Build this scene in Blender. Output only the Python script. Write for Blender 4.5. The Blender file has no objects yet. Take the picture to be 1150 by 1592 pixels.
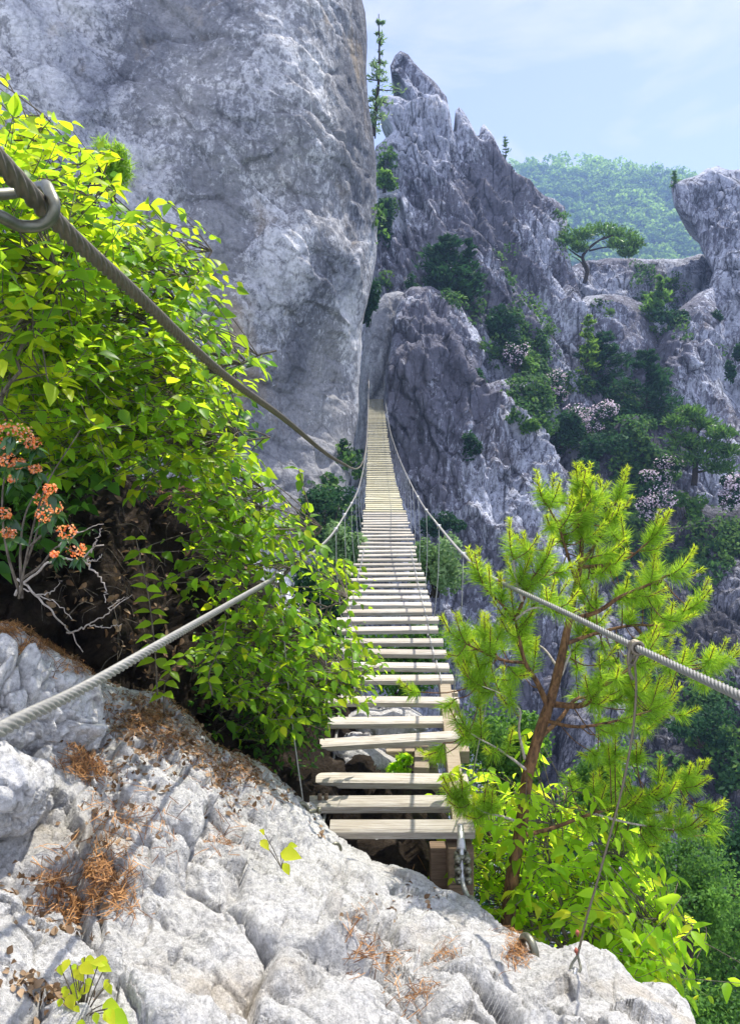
import bpy, math, random
import numpy as np
from mathutils import Vector

random.seed(7)
RS = np.random.RandomState(11)
SC = bpy.context.scene
COL = SC.collection

# ------------------------------------------------------------------ camera
F = 1226.0                     # focal length in photo pixels (photo 1150 x 1592)
CX, CY = 575.0, 796.0
PITCH = math.radians(8.2)      # looking slightly down
EYE = np.array([0.0, 0.0, 1.7])
FWD = np.array([0.0, math.cos(PITCH), -math.sin(PITCH)])
UPV = np.array([0.0, math.sin(PITCH), math.cos(PITCH)])
RGT = np.array([1.0, 0.0, 0.0])
cam_d = bpy.data.cameras.new('camera')
cam = bpy.data.objects.new('camera', cam_d)
COL.objects.link(cam)
cam.location = EYE
cam.rotation_euler = (math.pi / 2 - PITCH, 0, 0)
cam_d.sensor_fit = 'VERTICAL'
cam_d.sensor_height = 24.0
cam_d.lens = 24.0 * F / 1592.0
cam_d.clip_start = 0.02
cam_d.clip_end = 5000
SC.camera = cam

# ------------------------------------------------------------------ light
SUN = np.array([0.30, 0.42, 0.86]); SUN /= np.linalg.norm(SUN)
SUN_EL = math.asin(SUN[2]); SUN_AZ = math.atan2(SUN[0], SUN[1])
SC.view_settings.view_transform = 'Standard'
SC.view_settings.look = 'None'
SC.view_settings.gamma = 1
SC.view_settings.exposure = 1.0
SC.cycles.max_bounces = 8
SC.cycles.transparent_max_bounces = 8
SC.cycles.volume_bounces = 0
SC.cycles.sample_clamp_indirect = 6

W = bpy.data.worlds.new('World'); SC.world = W; W.use_nodes = True
nt = W.node_tree; nt.nodes.clear()
def wn(t, **k):
    n = nt.nodes.new(t)
    for a, b in k.items(): setattr(n, a, b)
    return n
wo = wn('ShaderNodeOutputWorld'); wbg = wn('ShaderNodeBackground')
wsky = wn('ShaderNodeTexSky', sky_type='NISHITA', sun_disc=False, sun_elevation=SUN_EL, sun_rotation=SUN_AZ)
wsky.altitude = 500; wsky.air_density = 1.0; wsky.dust_density = 1.2; wsky.ozone_density = 2.5
wtc = wn('ShaderNodeTexCoord'); wmap = wn('ShaderNodeMapping'); wmap.inputs['Scale'].default_value = (1.5, 1.5, 4.0)
wmap.inputs['Location'].default_value = (0.35, 0.2, 0.1)
wno = wn('ShaderNodeTexNoise'); wno.inputs['Scale'].default_value = 2.2; wno.inputs['Detail'].default_value = 7; wno.inputs['Roughness'].default_value = 0.55
wno.inputs['Distortion'].default_value = 0.4
wcr = wn('ShaderNodeValToRGB')
wcr.color_ramp.elements[0].position = 0.42; wcr.color_ramp.elements[0].color = (0.2, 0.2, 0.2, 1)
wcr.color_ramp.elements[1].position = 0.62; wcr.color_ramp.elements[1].color = (0.95, 0.95, 0.95, 1)
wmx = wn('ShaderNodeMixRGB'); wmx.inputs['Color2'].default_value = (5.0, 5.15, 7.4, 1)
nt.links.new(wtc.outputs['Generated'], wmap.inputs['Vector']); nt.links.new(wmap.outputs[0], wno.inputs['Vector'])
nt.links.new(wno.outputs['Fac'], wcr.inputs['Fac']); nt.links.new(wcr.outputs['Color'], wmx.inputs['Fac'])
wti = wn('ShaderNodeMixRGB', blend_type='MULTIPLY'); wti.inputs['Fac'].default_value = 1.0; wti.inputs['Color2'].default_value = (0.80, 0.73, 0.82, 1)
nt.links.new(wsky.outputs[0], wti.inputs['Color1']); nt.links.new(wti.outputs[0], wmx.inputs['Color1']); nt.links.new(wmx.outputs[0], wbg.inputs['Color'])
# thin veil low down, unseen bright cloud added overhead and behind the camera to light the cliffs
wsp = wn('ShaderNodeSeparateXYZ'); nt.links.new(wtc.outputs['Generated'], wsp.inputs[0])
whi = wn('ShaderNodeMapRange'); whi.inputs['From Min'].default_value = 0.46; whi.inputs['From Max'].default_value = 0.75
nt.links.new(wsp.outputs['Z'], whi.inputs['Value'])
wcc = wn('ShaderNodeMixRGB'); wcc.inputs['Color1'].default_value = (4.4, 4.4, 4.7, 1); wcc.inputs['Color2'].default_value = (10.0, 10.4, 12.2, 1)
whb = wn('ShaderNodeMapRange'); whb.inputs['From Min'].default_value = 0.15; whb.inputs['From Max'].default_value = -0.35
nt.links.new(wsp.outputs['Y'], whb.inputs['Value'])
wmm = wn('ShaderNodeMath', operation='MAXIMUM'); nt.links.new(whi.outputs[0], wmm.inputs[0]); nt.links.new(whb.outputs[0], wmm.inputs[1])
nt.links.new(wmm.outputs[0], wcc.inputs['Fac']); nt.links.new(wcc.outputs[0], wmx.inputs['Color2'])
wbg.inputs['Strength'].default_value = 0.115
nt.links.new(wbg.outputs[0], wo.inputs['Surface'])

sl = bpy.data.lights.new('sun', 'SUN'); sl.energy = 4.0; sl.angle = math.radians(0.55); sl.color = (1.0, 0.95, 0.86)
so = bpy.data.objects.new('sun', sl); COL.objects.link(so)
so.rotation_euler = Vector(SUN).to_track_quat('Z', 'Y').to_euler()

# ------------------------------------------------------------------ helpers: projection
def P(px, py, d):
    px = np.asarray(px, float); py = np.asarray(py, float); d = np.asarray(d, float)
    px, py, d = np.broadcast_arrays(px, py, d)
    return EYE + d[..., None] * (FWD + ((px - CX) / F)[..., None] * RGT + ((CY - py) / F)[..., None] * UPV)
def PP(pts): return np.array([P(*p) for p in pts])

# ------------------------------------------------------------------ helpers: noise
def _hash(ix, iy, iz, s):
    h = (ix.astype(np.int64) * 374761393 + iy.astype(np.int64) * 668265263 + iz.astype(np.int64) * 2147483647 + s * 1274126177) & 0xffffffff
    h = ((h ^ (h >> 13)) * 1274126177) & 0xffffffff
    h = (h ^ (h >> 16)) & 0xffffffff
    h = (h * 2246822519) & 0xffffffff
    return ((h ^ (h >> 15)) & 0xffffff) / float(0xffffff)
def vnoise(p, s=0):
    i = np.floor(p).astype(np.int64); f = p - i; u = f * f * (3 - 2 * f)
    r = 0
    for a in (0, 1):
        for b in (0, 1):
            for c in (0, 1):
                w = (u[..., 0] if a else 1 - u[..., 0]) * (u[..., 1] if b else 1 - u[..., 1]) * (u[..., 2] if c else 1 - u[..., 2])
                r = r + w * _hash(i[..., 0] + a, i[..., 1] + b, i[..., 2] + c, s)
    return r * 2 - 1
def fbm(p, o=4, s=0, g=0.5):
    a, t, r = 1.0, 0.0, 0
    for k in range(o):
        r = r + a * vnoise(p * (2.03 ** k) + 17.1 * k, s + k); t += a; a *= g
    return r / t
def ridged(p, o=4, s=0, g=0.5):
    a, t, r = 1.0, 0.0, 0
    for k in range(o):
        r = r + a * (1 - np.abs(vnoise(p * (2.03 ** k) + 9.7 * k, s + k)) * 2); t += a; a *= g
    return r / t
def worley(p, s=0):
    i = np.floor(p).astype(np.int64)
    f1 = np.full(p.shape[:-1], 9.0); f2 = f1.copy(); rid = np.zeros(p.shape[:-1]); gx = np.zeros(p.shape)
    for a in (-1, 0, 1):
        for b in (-1, 0, 1):
            for c in (-1, 0, 1):
                x, y, z = i[..., 0] + a, i[..., 1] + b, i[..., 2] + c
                q = np.stack([x + _hash(x, y, z, s), y + _hash(x, y, z, s + 1), z + _hash(x, y, z, s + 2)], -1)
                dv = p - q
                d = np.sqrt((dv ** 2).sum(-1))
                m = d < f1
                f2 = np.where(m, f1, np.minimum(f2, d)); rid = np.where(m, _hash(x, y, z, s + 3), rid)
                gx = np.where(m[..., None], dv, gx)
                f1 = np.where(m, d, f1)
    return f1, f2, rid * 2 - 1, gx

# ------------------------------------------------------------------ helpers: meshes
def build(name, verts, faces, mat, parent=None, smooth=True, rnd=None, extra=None):
    """faces: list of integer arrays, each (n,3) or (n,4); rnd: per-face random value(s)"""
    me = bpy.data.meshes.new(name)
    verts = np.asarray(verts, np.float32)
    faces = [np.asarray(f, np.int32) for f in faces if len(f)]
    me.vertices.add(len(verts)); me.vertices.foreach_set('co', verts.ravel())
    nl = sum(f.size for f in faces); npol = sum(len(f) for f in faces)
    me.loops.add(nl); me.loops.foreach_set('vertex_index', np.concatenate([f.ravel() for f in faces]))
    me.polygons.add(npol)
    tot = np.concatenate([np.full(len(f), f.shape[1], np.int32) for f in faces])
    st = np.concatenate([[0], np.cumsum(tot)[:-1]]).astype(np.int32)
    me.polygons.foreach_set('loop_start', st)
    try: me.polygons.foreach_set('loop_total', tot)
    except Exception: pass
    me.polygons.foreach_set('use_smooth', np.full(npol, bool(smooth)))
    if rnd is not None:
        at = me.attributes.new('rnd', 'FLOAT', 'FACE'); at.data.foreach_set('value', np.asarray(rnd, np.float32))
    if extra is not None:
        at = me.attributes.new('tip', 'FLOAT', 'FACE'); at.data.foreach_set('value', np.asarray(extra, np.float32))
    me.update(calc_edges=True); me.validate()
    if mat is not None: me.materials.append(mat)
    o = bpy.data.objects.new(name, me); COL.objects.link(o)
    if parent is not None: o.parent = parent; o.matrix_parent_inverse = parent.matrix_basis.inverted()
    return o

class MB:
    def __init__(s): s.v = []; s.t = []; s.q = []; s.n = 0; s.rt = []; s.rq = []; s.et = []; s.eq = []
    def add(s, v, t=None, q=None, rt=None, rq=None, et=None, eq=None):
        v = np.asarray(v, float)
        if t is not None and len(t):
            t = np.asarray(t, int); s.t.append(t + s.n)
            s.rt.append(np.broadcast_to(0.5 if rt is None else rt, (len(t),))); s.et.append(np.broadcast_to(0.0 if et is None else et, (len(t),)))
        if q is not None and len(q):
            q = np.asarray(q, int); s.q.append(q + s.n)
            s.rq.append(np.broadcast_to(0.5 if rq is None else rq, (len(q),))); s.eq.append(np.broadcast_to(0.0 if eq is None else eq, (len(q),)))
        s.v.append(v); s.n += len(v)
    def build(s, name, mat, parent=None, smooth=True):
        f = []; r = []; e = []
        if s.t: f.append(np.concatenate(s.t)); r.append(np.concatenate(s.rt)); e.append(np.concatenate(s.et))
        if s.q: f.append(np.concatenate(s.q)); r.append(np.concatenate(s.rq)); e.append(np.concatenate(s.eq))
        return build(name, np.concatenate(s.v), f, mat, parent, smooth, np.concatenate(r), np.concatenate(e))
    def tube(s, pts, rad, n=6, caps=True, lobes=0, twist=0.0, lobe_amp=0.12):
        pts = np.asarray(pts, float); N = len(pts)
        rad = np.broadcast_to(np.asarray(rad, float), (N,))
        T = np.gradient(pts, axis=0); T /= np.linalg.norm(T, axis=1)[:, None] + 1e-12
        ref = np.array([0, 0, 1.0]) if abs(T[0][2]) < 0.9 else np.array([1.0, 0, 0])
        U = np.zeros((N, 3)); u = np.cross(T[0], ref); u /= np.linalg.norm(u)
        for i in range(N):
            u = u - T[i] * (u @ T[i]); u /= np.linalg.norm(u) + 1e-12; U[i] = u
        V = np.cross(T, U)
        a = np.arange(n) * 2 * math.pi / n
        rr = np.ones(n)
        if lobes: rr = 1 - lobe_amp + lobe_amp * 1.6 * np.abs(np.cos(a * lobes / 2.0))
        seg = np.concatenate([[0], np.cumsum(np.linalg.norm(np.diff(pts, axis=0), axis=1))])
        A = a[None, :] + (seg * twist)[:, None]
        v = pts[:, None, :] + rad[:, None, None] * rr[None, :, None] * (np.cos(A)[..., None] * U[:, None, :] + np.sin(A)[..., None] * V[:, None, :])
        i = np.arange(N - 1)[:, None] * n; j = np.arange(n)[None, :]; k = (np.arange(n)[None, :] + 1) % n
        q = np.stack([i + j, i + k, i + n + k, i + n + j], -1).reshape(-1, 4)
        vv = v.reshape(-1, 3); t = None
        if caps:
            vv = np.concatenate([vv, pts[:1], pts[-1:]]); c0 = N * n; c1 = c0 + 1
            jj = np.arange(n); kk = (jj + 1) % n
            t = np.concatenate([np.stack([np.full(n, c0), kk, jj], -1), np.stack([np.full(n, c1), (N - 1) * n + jj, (N - 1) * n + kk], -1)])
        s.add(vv, t=t, q=q)
    def box(s, c, ax, ay, az, bev=0.0):
        """box centred at c with half-axis vectors; bevelled along its long edges"""
        c = np.asarray(c, float); ax, ay, az = [np.asarray(k, float) for k in (ax, ay, az)]
        b = bev
        pr = np.array([[-1, -1 + b], [-1 + b, -1], [1 - b, -1], [1, -1 + b], [1, 1 - b], [1 - b, 1], [-1 + b, 1], [-1, 1 - b]])
        n = 8; v = []
        for sx in (-1, 1):
            for y, z in pr: v.append(c + sx * ax + y * ay + z * az)
        q = [[j, (j + 1) % n, n + (j + 1) % n, n + j] for j in range(n)]
        v += [c - ax, c + ax]
        t = [[16, (j + 1) % n, j] for j in range(n)] + [[17, n + j, n + (j + 1) % n] for j in range(n)]
        s.add(v, t=t, q=q)

def smooth_path(pts, n=60, closed=False):
    pts = np.asarray(pts, float)
    m = len(pts)
    ext = np.concatenate([[2 * pts[0] - pts[1]], pts, [2 * pts[-1] - pts[-2]]])
    seg = np.linalg.norm(np.diff(pts, axis=0), axis=1); cum = np.concatenate([[0], np.cumsum(seg)])
    t = np.linspace(0, cum[-1], n); out = np.zeros((n, pts.shape[1]))
    k = np.clip(np.searchsorted(cum, t, side='right') - 1, 0, m - 2)
    f = (t - cum[k]) / (seg[k] + 1e-12)
    p0, p1, p2, p3 = ext[k], ext[k + 1], ext[k + 2], ext[k + 3]
    d1 = np.linalg.norm(p1 - p0, axis=1)[:, None] + 1e-9; d2 = np.linalg.norm(p2 - p1, axis=1)[:, None] + 1e-9; d3 = np.linalg.norm(p3 - p2, axis=1)[:, None] + 1e-9
    m1 = ((p1 - p0) / d1 * d2 + (p2 - p1) / d2 * d1) / (d1 + d2) * d2
    m2 = ((p2 - p1) / d2 * d3 + (p3 - p2) / d3 * d2) / (d2 + d3) * d2
    f = f[:, None]
    return (2 * f ** 3 - 3 * f ** 2 + 1) * p1 + (f ** 3 - 2 * f ** 2 + f) * m1 + (-2 * f ** 3 + 3 * f ** 2) * p2 + (f ** 3 - f ** 2) * m2

def tag(o, label=None, cat=None, group=None, kind=None):
    if label: o['label'] = label
    if cat: o['category'] = cat
    if group: o['group'] = group
    if kind: o['kind'] = kind
    return o
def empty(name, loc, label, cat, group=None):
    o = bpy.data.objects.new(name, None); COL.objects.link(o); o.location = [float(a) for a in loc]; o.empty_display_size = 0.2
    return tag(o, label, cat, group)

# ------------------------------------------------------------------ helpers: materials
class M:
    def __init__(s, name):
        s.m = bpy.data.materials.new(name); s.m.use_nodes = True; s.t = s.m.node_tree; s.t.nodes.clear()
        s.out = s.n('ShaderNodeOutputMaterial'); s.b = s.n('ShaderNodeBsdfPrincipled')
        s.l(s.b.outputs[0], s.out.inputs['Surface'])
    def n(s, t, **k):
        n = s.t.nodes.new(t)
        for a, b in k.items(): setattr(n, a, b)
        return n
    def l(s, a, b): s.t.links.new(a, b)
    def noise(s, vec, scale, detail=4, rough=0.55, dist=0.0):
        n = s.n('ShaderNodeTexNoise'); n.inputs['Scale'].default_value = scale; n.inputs['Detail'].default_value = detail
        n.inputs['Roughness'].default_value = rough; n.inputs['Distortion'].default_value = dist
        s.l(vec, n.inputs['Vector']); return n.outputs['Fac']
    def map(s, vec, scale=(1, 1, 1), rot=(0, 0, 0), loc=(0, 0, 0)):
        n = s.n('ShaderNodeMapping'); n.inputs['Scale'].default_value = scale; n.inputs['Rotation'].default_value = rot; n.inputs['Location'].default_value = loc
        s.l(vec, n.inputs['Vector']); return n.outputs[0]
    def ramp(s, fac, stops):
        n = s.n('ShaderNodeValToRGB'); e = n.color_ramp.elements
        while len(e) < len(stops): e.new(0.5)
        for el, (p, c) in zip(e, stops):
            el.position = p; el.color = (*c, 1) if isinstance(c, tuple) else (c, c, c, 1)
        s.l(fac, n.inputs['Fac']); return n.outputs['Color']
    def mix(s, fac, a, b, mode='MIX'):
        n = s.n('ShaderNodeMixRGB', blend_type=mode)
        for i, x in ((0, fac), (1, a), (2, b)):
            if hasattr(x, 'is_output'): s.l(x, n.inputs[i])
            elif isinstance(x, tuple): n.inputs[i].default_value = (*x, 1)
            else: n.inputs[i].default_value = x if i == 0 else (x, x, x, 1)
        return n.outputs[0]
    def math(s, op, a, b=0.0):
        n = s.n('ShaderNodeMath', operation=op)
        for i, x in ((0, a), (1, b)):
            if hasattr(x, 'is_output'): s.l(x, n.inputs[i])
            else: n.inputs[i].default_value = x
        return n.outputs[0]
    def bump(s, h, strength=0.5, dist=0.1, prev=None):
        n = s.n('ShaderNodeBump'); n.inputs['Strength'].default_value = strength; n.inputs['Distance'].default_value = dist
        s.l(h, n.inputs['Height'])
        if prev is not None: s.l(prev, n.inputs['Normal'])
        return n.outputs[0]
    def coord(s): return s.n('ShaderNodeTexCoord').outputs['Object']
    def attr(s, name='rnd'): return s.n('ShaderNodeAttribute', attribute_name=name).outputs['Fac']
    def set(s, **k):
        names = {'col': 'Base Color', 'rough': 'Roughness', 'spec': 'Specular IOR Level', 'metal': 'Metallic', 'normal': 'Normal'}
        for a, x in k.items():
            i = s.b.inputs[names[a]]
            if hasattr(x, 'is_output'): s.l(x, i)
            elif isinstance(x, tuple): i.default_value = (*x, 1)
            else: i.default_value = x
        return s

def rock_mat(name, light=(0.5, 0.5, 0.52), mid=(0.33, 0.325, 0.35), dark=(0.06, 0.06, 0.07), S=1.0, stain=0.5, ochre=0.3, streak=(1, 1, 0.25), tilt=0.0, crack=0.4, bump=1.0, lichen_lo=0.5, crack2=0.0, dirt=0.0, broad=0.0):
    m = M(name); c = m.coord()
    cs = m.map(c, scale=streak, rot=(0, tilt, 0))
    wv = m.noise(c, 0.9 / S, 3, 0.6)
    base = m.ramp(m.noise(cs, 0.55 / S, 9, 0.68, 0.6), [(0.28, mid), (0.52, tuple((a + b) / 2 for a, b in zip(light, mid))), (0.72, light)])
    # fine speckle and mottling of lichen
    sp = m.ramp(m.noise(c, 9.0 / S, 5, 0.75), [(0.36, 0.55), (0.56, 1.1)])
    base = m.mix(0.75, base, sp, 'MULTIPLY')
    # dark lichen blotches: large mask broken by fine noise
    big = m.noise(m.map(c, scale=(1, 1, 0.7), loc=(3, 1, 5)), 0.22 / S, 4, 0.6, 0.5)
    fine = m.noise(cs, 5.5 / S, 9, 0.82, 0.3)
    mask = m.math('ADD', m.math('MULTIPLY', big, 1.0), m.math('MULTIPLY', fine, 1.0))
    mk = m.ramp(mask, [(lichen_lo + 0.48, 0.0), (lichen_lo + 0.60, 1.0)])
    base = m.mix(m.math('MULTIPLY', mk, stain), base, dark)
    if broad:
        bn = m.noise(m.map(c, scale=(1.0, 1.0, 0.75), rot=(0, 0.5, 0), loc=(2.5, 0, 4.2)), 0.13, 6, 0.62, 0.7)
        bf = m.math('ADD', bn, m.math('MULTIPLY', m.math('SUBTRACT', m.noise(c, 4.5, 8, 0.8), 0.5), 0.30))
        base = m.mix(broad, base, m.ramp(bf, [(0.34, (0.24, 0.25, 0.29)), (0.47, (0.62, 0.63, 0.66)), (0.60, (1.08, 1.06, 1.02)), (0.74, (1.12, 1.08, 0.98))]), 'MULTIPLY')
    # ochre iron stains
    oc = m.ramp(m.noise(m.map(c, scale=(1, 1, 0.5), loc=(11, 4, 2)), 0.45 / S, 5, 0.6), [(0.58, 0.0), (0.72, 1.0)])
    base = m.mix(m.math('MULTIPLY', oc, ochre), base, (0.42, 0.30, 0.14))
    if dirt:
        dm_ = m.ramp(m.math('ADD', m.noise(m.map(c, loc=(5, 8, 1)), 0.5 / S, 4, 0.6), m.math('MULTIPLY', m.noise(c, 7 / S, 8, 0.85), 1.0)), [(1.02, 0.0), (1.11, 1.0)])
        base = m.mix(m.math('MULTIPLY', dm_, dirt), base, m.ramp(m.noise(c, 22 / S, 5, 0.7), [(0.35, (0.05, 0.038, 0.022)), (0.65, (0.20, 0.155, 0.10))]))
    # cracks
    vw = m.n('ShaderNodeVectorMath', operation='ADD'); nn = m.n('ShaderNodeTexNoise'); nn.inputs['Scale'].default_value = 1.1 / S; nn.inputs['Detail'].default_value = 5
    m.l(cs, nn.inputs['Vector']); m.l(cs, vw.inputs[0]); m.l(nn.outputs['Color'], vw.inputs[1])
    vo = m.n('ShaderNodeTexVoronoi', feature='DISTANCE_TO_EDGE'); vo.inputs['Scale'].default_value = 0.8 / S; m.l(vw.outputs[0], vo.inputs['Vector'])
    ck = m.ramp(vo.outputs['Distance'], [(0.0, 0.0), (0.04, 1.0)])
    gate = m.ramp(wv, [(0.40, 0.0), (0.55, 1.0)])
    ckf = m.math('MULTIPLY', m.math('MULTIPLY', m.math('SUBTRACT', 1.0, ck), gate), crack)
    base = m.mix(ckf, base, (0.03, 0.03, 0.035))
    ck2 = None
    if crack2:
        v2 = m.n('ShaderNodeTexVoronoi', feature='DISTANCE_TO_EDGE'); v2.inputs['Scale'].default_value = 2.6 / S
        w2 = m.n('ShaderNodeVectorMath', operation='ADD'); n2_ = m.n('ShaderNodeTexNoise'); n2_.inputs['Scale'].default_value = 2.5 / S; n2_.inputs['Detail'].default_value = 4
        ct = m.map(c, scale=(1.5, 1.5, 0.32), rot=(0, tilt, 0)); m.l(ct, n2_.inputs['Vector']); sc2 = m.n('ShaderNodeVectorMath', operation='SCALE'); sc2.inputs['Scale'].default_value = 0.45; m.l(n2_.outputs['Color'], sc2.inputs[0])
        m.l(ct, w2.inputs[0]); m.l(sc2.outputs[0], w2.inputs[1]); m.l(w2.outputs[0], v2.inputs['Vector'])
        ck2 = m.ramp(v2.outputs['Distance'], [(0.0, 0.0), (0.06, 1.0)])
        g2 = m.ramp(m.noise(m.map(c, loc=(7, 2, 9)), 1.3 / S, 4, 0.6), [(0.44, 0.0), (0.58, 1.0)])
        base = m.mix(m.math('MULTIPLY', m.math('MULTIPLY', m.math('SUBTRACT', 1.0, ck2), g2), crack2), base, (0.035, 0.035, 0.045))
    n1 = m.bump(m.noise(cs, 1.6 / S, 9, 0.68, 0.3), 0.7 * bump, 0.5 * S)
    n2 = m.bump(m.noise(c, 7.0 / S, 7, 0.7), 0.6 * bump, 0.10 * S, n1)
    n3 = m.bump(ck, 0.5 * bump * min(1.0, crack * 1.2), 0.08 * S, n2)
    if ck2 is not None: n3 = m.bump(ck2, 0.7 * bump * min(1.0, crack2 * 1.8), 0.10 * S, n3)
    m.set(col=base, rough=0.92, spec=0.15, normal=n3)
    return m.m

def leaf_mat(name, ca, cb, trans=0.5, tcol=(0.42, 0.55, 0.03), rough=0.42, spec=0.22, tip=None, under=None):
    m = M(name)
    r = m.attr('rnd')
    col = m.ramp(r, [(0.0, tuple(0.6 * k for k in ca)), (0.35, ca), (0.9, cb), (1.0, tuple(min(1, 1.25 * k) for k in cb))])
    if tip is not None: col = m.mix(m.attr('tip'), col, tip)
    m.set(col=col, rough=rough, spec=spec)
    if trans > 0:
        tr = m.n('ShaderNodeBsdfTranslucent')
        tc = m.mix(0.5, m.mix(1.0, col, 2.2, 'MULTIPLY'), tcol)
        m.l(tc, tr.inputs['Color'])
        mx = m.n('ShaderNodeMixShader'); mx.inputs['Fac'].default_value = trans
        m.l(m.b.outputs[0], mx.inputs[1]); m.l(tr.outputs[0], mx.inputs[2]); m.l(mx.outputs[0], m.out.inputs['Surface'])
    return m.m

def bark_mat(name, a, b, S=1.0, streak=(1, 1, 0.25), bump=0.8):
    m = M(name); c = m.map(m.coord(), scale=streak)
    f = m.noise(c, 34 * S, 6, 0.7, 0.4)
    m.set(col=m.ramp(f, [(0.34, a), (0.64, b)]), rough=0.9, spec=0.2, normal=m.bump(f, bump, 0.02 / S))
    return m.m

MAT = {}
MAT['cliff_near'] = rock_mat('left_cliff_rock', light=(0.74, 0.75, 0.77), mid=(0.54, 0.545, 0.575), S=1.6, stain=0.6, ochre=0.5, streak=(1, 1, 0.75), crack=0.4, lichen_lo=0.45, crack2=0.06, broad=0.95)
MAT['cliff_far'] = rock_mat('right_cliff_rock', light=(0.66, 0.69, 0.78), mid=(0.40, 0.42, 0.50), dark=(0.075, 0.065, 0.09), S=2.2, stain=0.75, ochre=0.15, streak=(1.3, 1.3, 0.35), tilt=0.25, crack=0.9, lichen_lo=0.47, crack2=0.45, broad=0.45)  # blue of haze and skylight is mixed into this rock colour
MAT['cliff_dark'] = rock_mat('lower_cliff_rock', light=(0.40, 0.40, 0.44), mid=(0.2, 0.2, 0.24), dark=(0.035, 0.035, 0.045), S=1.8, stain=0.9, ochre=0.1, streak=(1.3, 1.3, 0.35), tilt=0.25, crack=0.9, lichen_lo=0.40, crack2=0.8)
MAT['slab'] = rock_mat('gully_slab_rock', light=(0.52, 0.53, 0.56), mid=(0.36, 0.36, 0.39), S=2.0, stain=0.4, ochre=0.05, streak=(1.6, 1.6, 0.2), crack=0.4)
MAT['ledge'] = rock_mat('ledge_rock', light=(0.78, 0.765, 0.74), mid=(0.55, 0.535, 0.50), dark=(0.07, 0.06, 0.05), S=0.22, stain=0.7, ochre=0.35, streak=(1, 0.55, 0.8), tilt=0.5, crack=0.22, bump=1.5, lichen_lo=0.62, dirt=0.85)
MAT['boulder'] = rock_mat('boulder_rock', light=(0.68, 0.67, 0.65), mid=(0.48, 0.47, 0.45), dark=(0.05, 0.042, 0.035), S=0.16, stain=0.85, ochre=0.2, streak=(1, 1, 0.8), crack=0.3, lichen_lo=0.52)
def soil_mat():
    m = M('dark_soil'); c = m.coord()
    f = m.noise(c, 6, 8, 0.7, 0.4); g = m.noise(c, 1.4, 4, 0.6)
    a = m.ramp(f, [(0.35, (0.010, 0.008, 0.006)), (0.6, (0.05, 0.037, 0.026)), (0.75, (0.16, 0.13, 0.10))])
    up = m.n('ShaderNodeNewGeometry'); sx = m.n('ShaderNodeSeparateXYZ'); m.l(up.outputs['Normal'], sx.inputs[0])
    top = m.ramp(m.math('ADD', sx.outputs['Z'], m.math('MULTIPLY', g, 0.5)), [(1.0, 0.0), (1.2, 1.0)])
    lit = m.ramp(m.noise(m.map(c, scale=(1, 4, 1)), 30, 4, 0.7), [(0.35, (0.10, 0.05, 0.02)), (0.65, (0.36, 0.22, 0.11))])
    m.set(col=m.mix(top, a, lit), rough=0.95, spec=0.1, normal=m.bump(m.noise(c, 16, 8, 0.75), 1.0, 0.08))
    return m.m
MAT['soil'] = soil_mat()
MAT['valley'] = M('valley_floor'); _m = MAT['valley']; _c = _m.coord()
_m.set(col=_m.ramp(_m.noise(_c, 0.15, 8, 0.7), [(0.35, (0.02, 0.045, 0.012)), (0.65, (0.06, 0.11, 0.03))]), rough=0.95, spec=0.1); MAT['valley'] = _m.m
MAT['leaf'] = leaf_mat('spring_leaf', (0.07, 0.20, 0.012), (0.17, 0.36, 0.02), 0.55, (0.72, 0.86, 0.02), tip=(0.42, 0.48, 0.015))
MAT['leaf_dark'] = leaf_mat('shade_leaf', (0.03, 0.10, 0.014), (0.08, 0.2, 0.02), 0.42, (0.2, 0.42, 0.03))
MAT['leaf_lime'] = leaf_mat('lime_leaf', (0.20, 0.42, 0.015), (0.36, 0.58, 0.03), 0.66, (0.85, 0.98, 0.05), tip=(0.5, 0.48, 0.03))
MAT['leaf_far'] = leaf_mat('far_leaf', (0.035, 0.10, 0.02), (0.13, 0.27, 0.04), 0.4, (0.28, 0.5, 0.05), rough=0.6, spec=0.15)
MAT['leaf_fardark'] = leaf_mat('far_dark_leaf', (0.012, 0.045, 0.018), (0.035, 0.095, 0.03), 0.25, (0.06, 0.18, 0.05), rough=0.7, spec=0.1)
MAT['leaf_farlime'] = leaf_mat('far_lime_leaf', (0.05, 0.13, 0.02), (0.24, 0.38, 0.05), 0.4, (0.35, 0.55, 0.06), rough=0.75, spec=0.05)
MAT['leaf_pale'] = leaf_mat('pale_leaf', (0.10, 0.19, 0.07), (0.22, 0.32, 0.14), 0.35, (0.3, 0.45, 0.12), rough=0.6, spec=0.15)
MAT['leaf_gloss'] = leaf_mat('laurel_leaf', (0.02, 0.07, 0.018), (0.05, 0.13, 0.03), 0.2, (0.12, 0.3, 0.05), rough=0.3, spec=0.5)
MAT['needle'] = leaf_mat('pine_needle', (0.11, 0.25, 0.02), (0.24, 0.42, 0.035), 0.48, (0.6, 0.8, 0.04), rough=0.5, spec=0.12, tip=(0.58, 0.62, 0.03))
MAT['needle_far'] = leaf_mat('far_pine_needle', (0.035, 0.10, 0.025), (0.10, 0.20, 0.04), 0.3, (0.18, 0.34, 0.05))
MAT['dead_needle'] = leaf_mat('fallen_pine_needle', (0.16, 0.07, 0.025), (0.46, 0.24, 0.09), 0.12, (0.4, 0.2, 0.07), rough=0.6)
MAT['dead_leaf'] = leaf_mat('fallen_leaf', (0.12, 0.07, 0.035), (0.32, 0.22, 0.13), 0.15, (0.3, 0.18, 0.08), rough=0.7)
MAT['blossom'] = leaf_mat('orange_blossom', (0.75, 0.16, 0.04), (0.85, 0.42, 0.16), 0.35, (0.85, 0.4, 0.15), rough=0.6, tip=(0.75, 0.5, 0.4))
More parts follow.
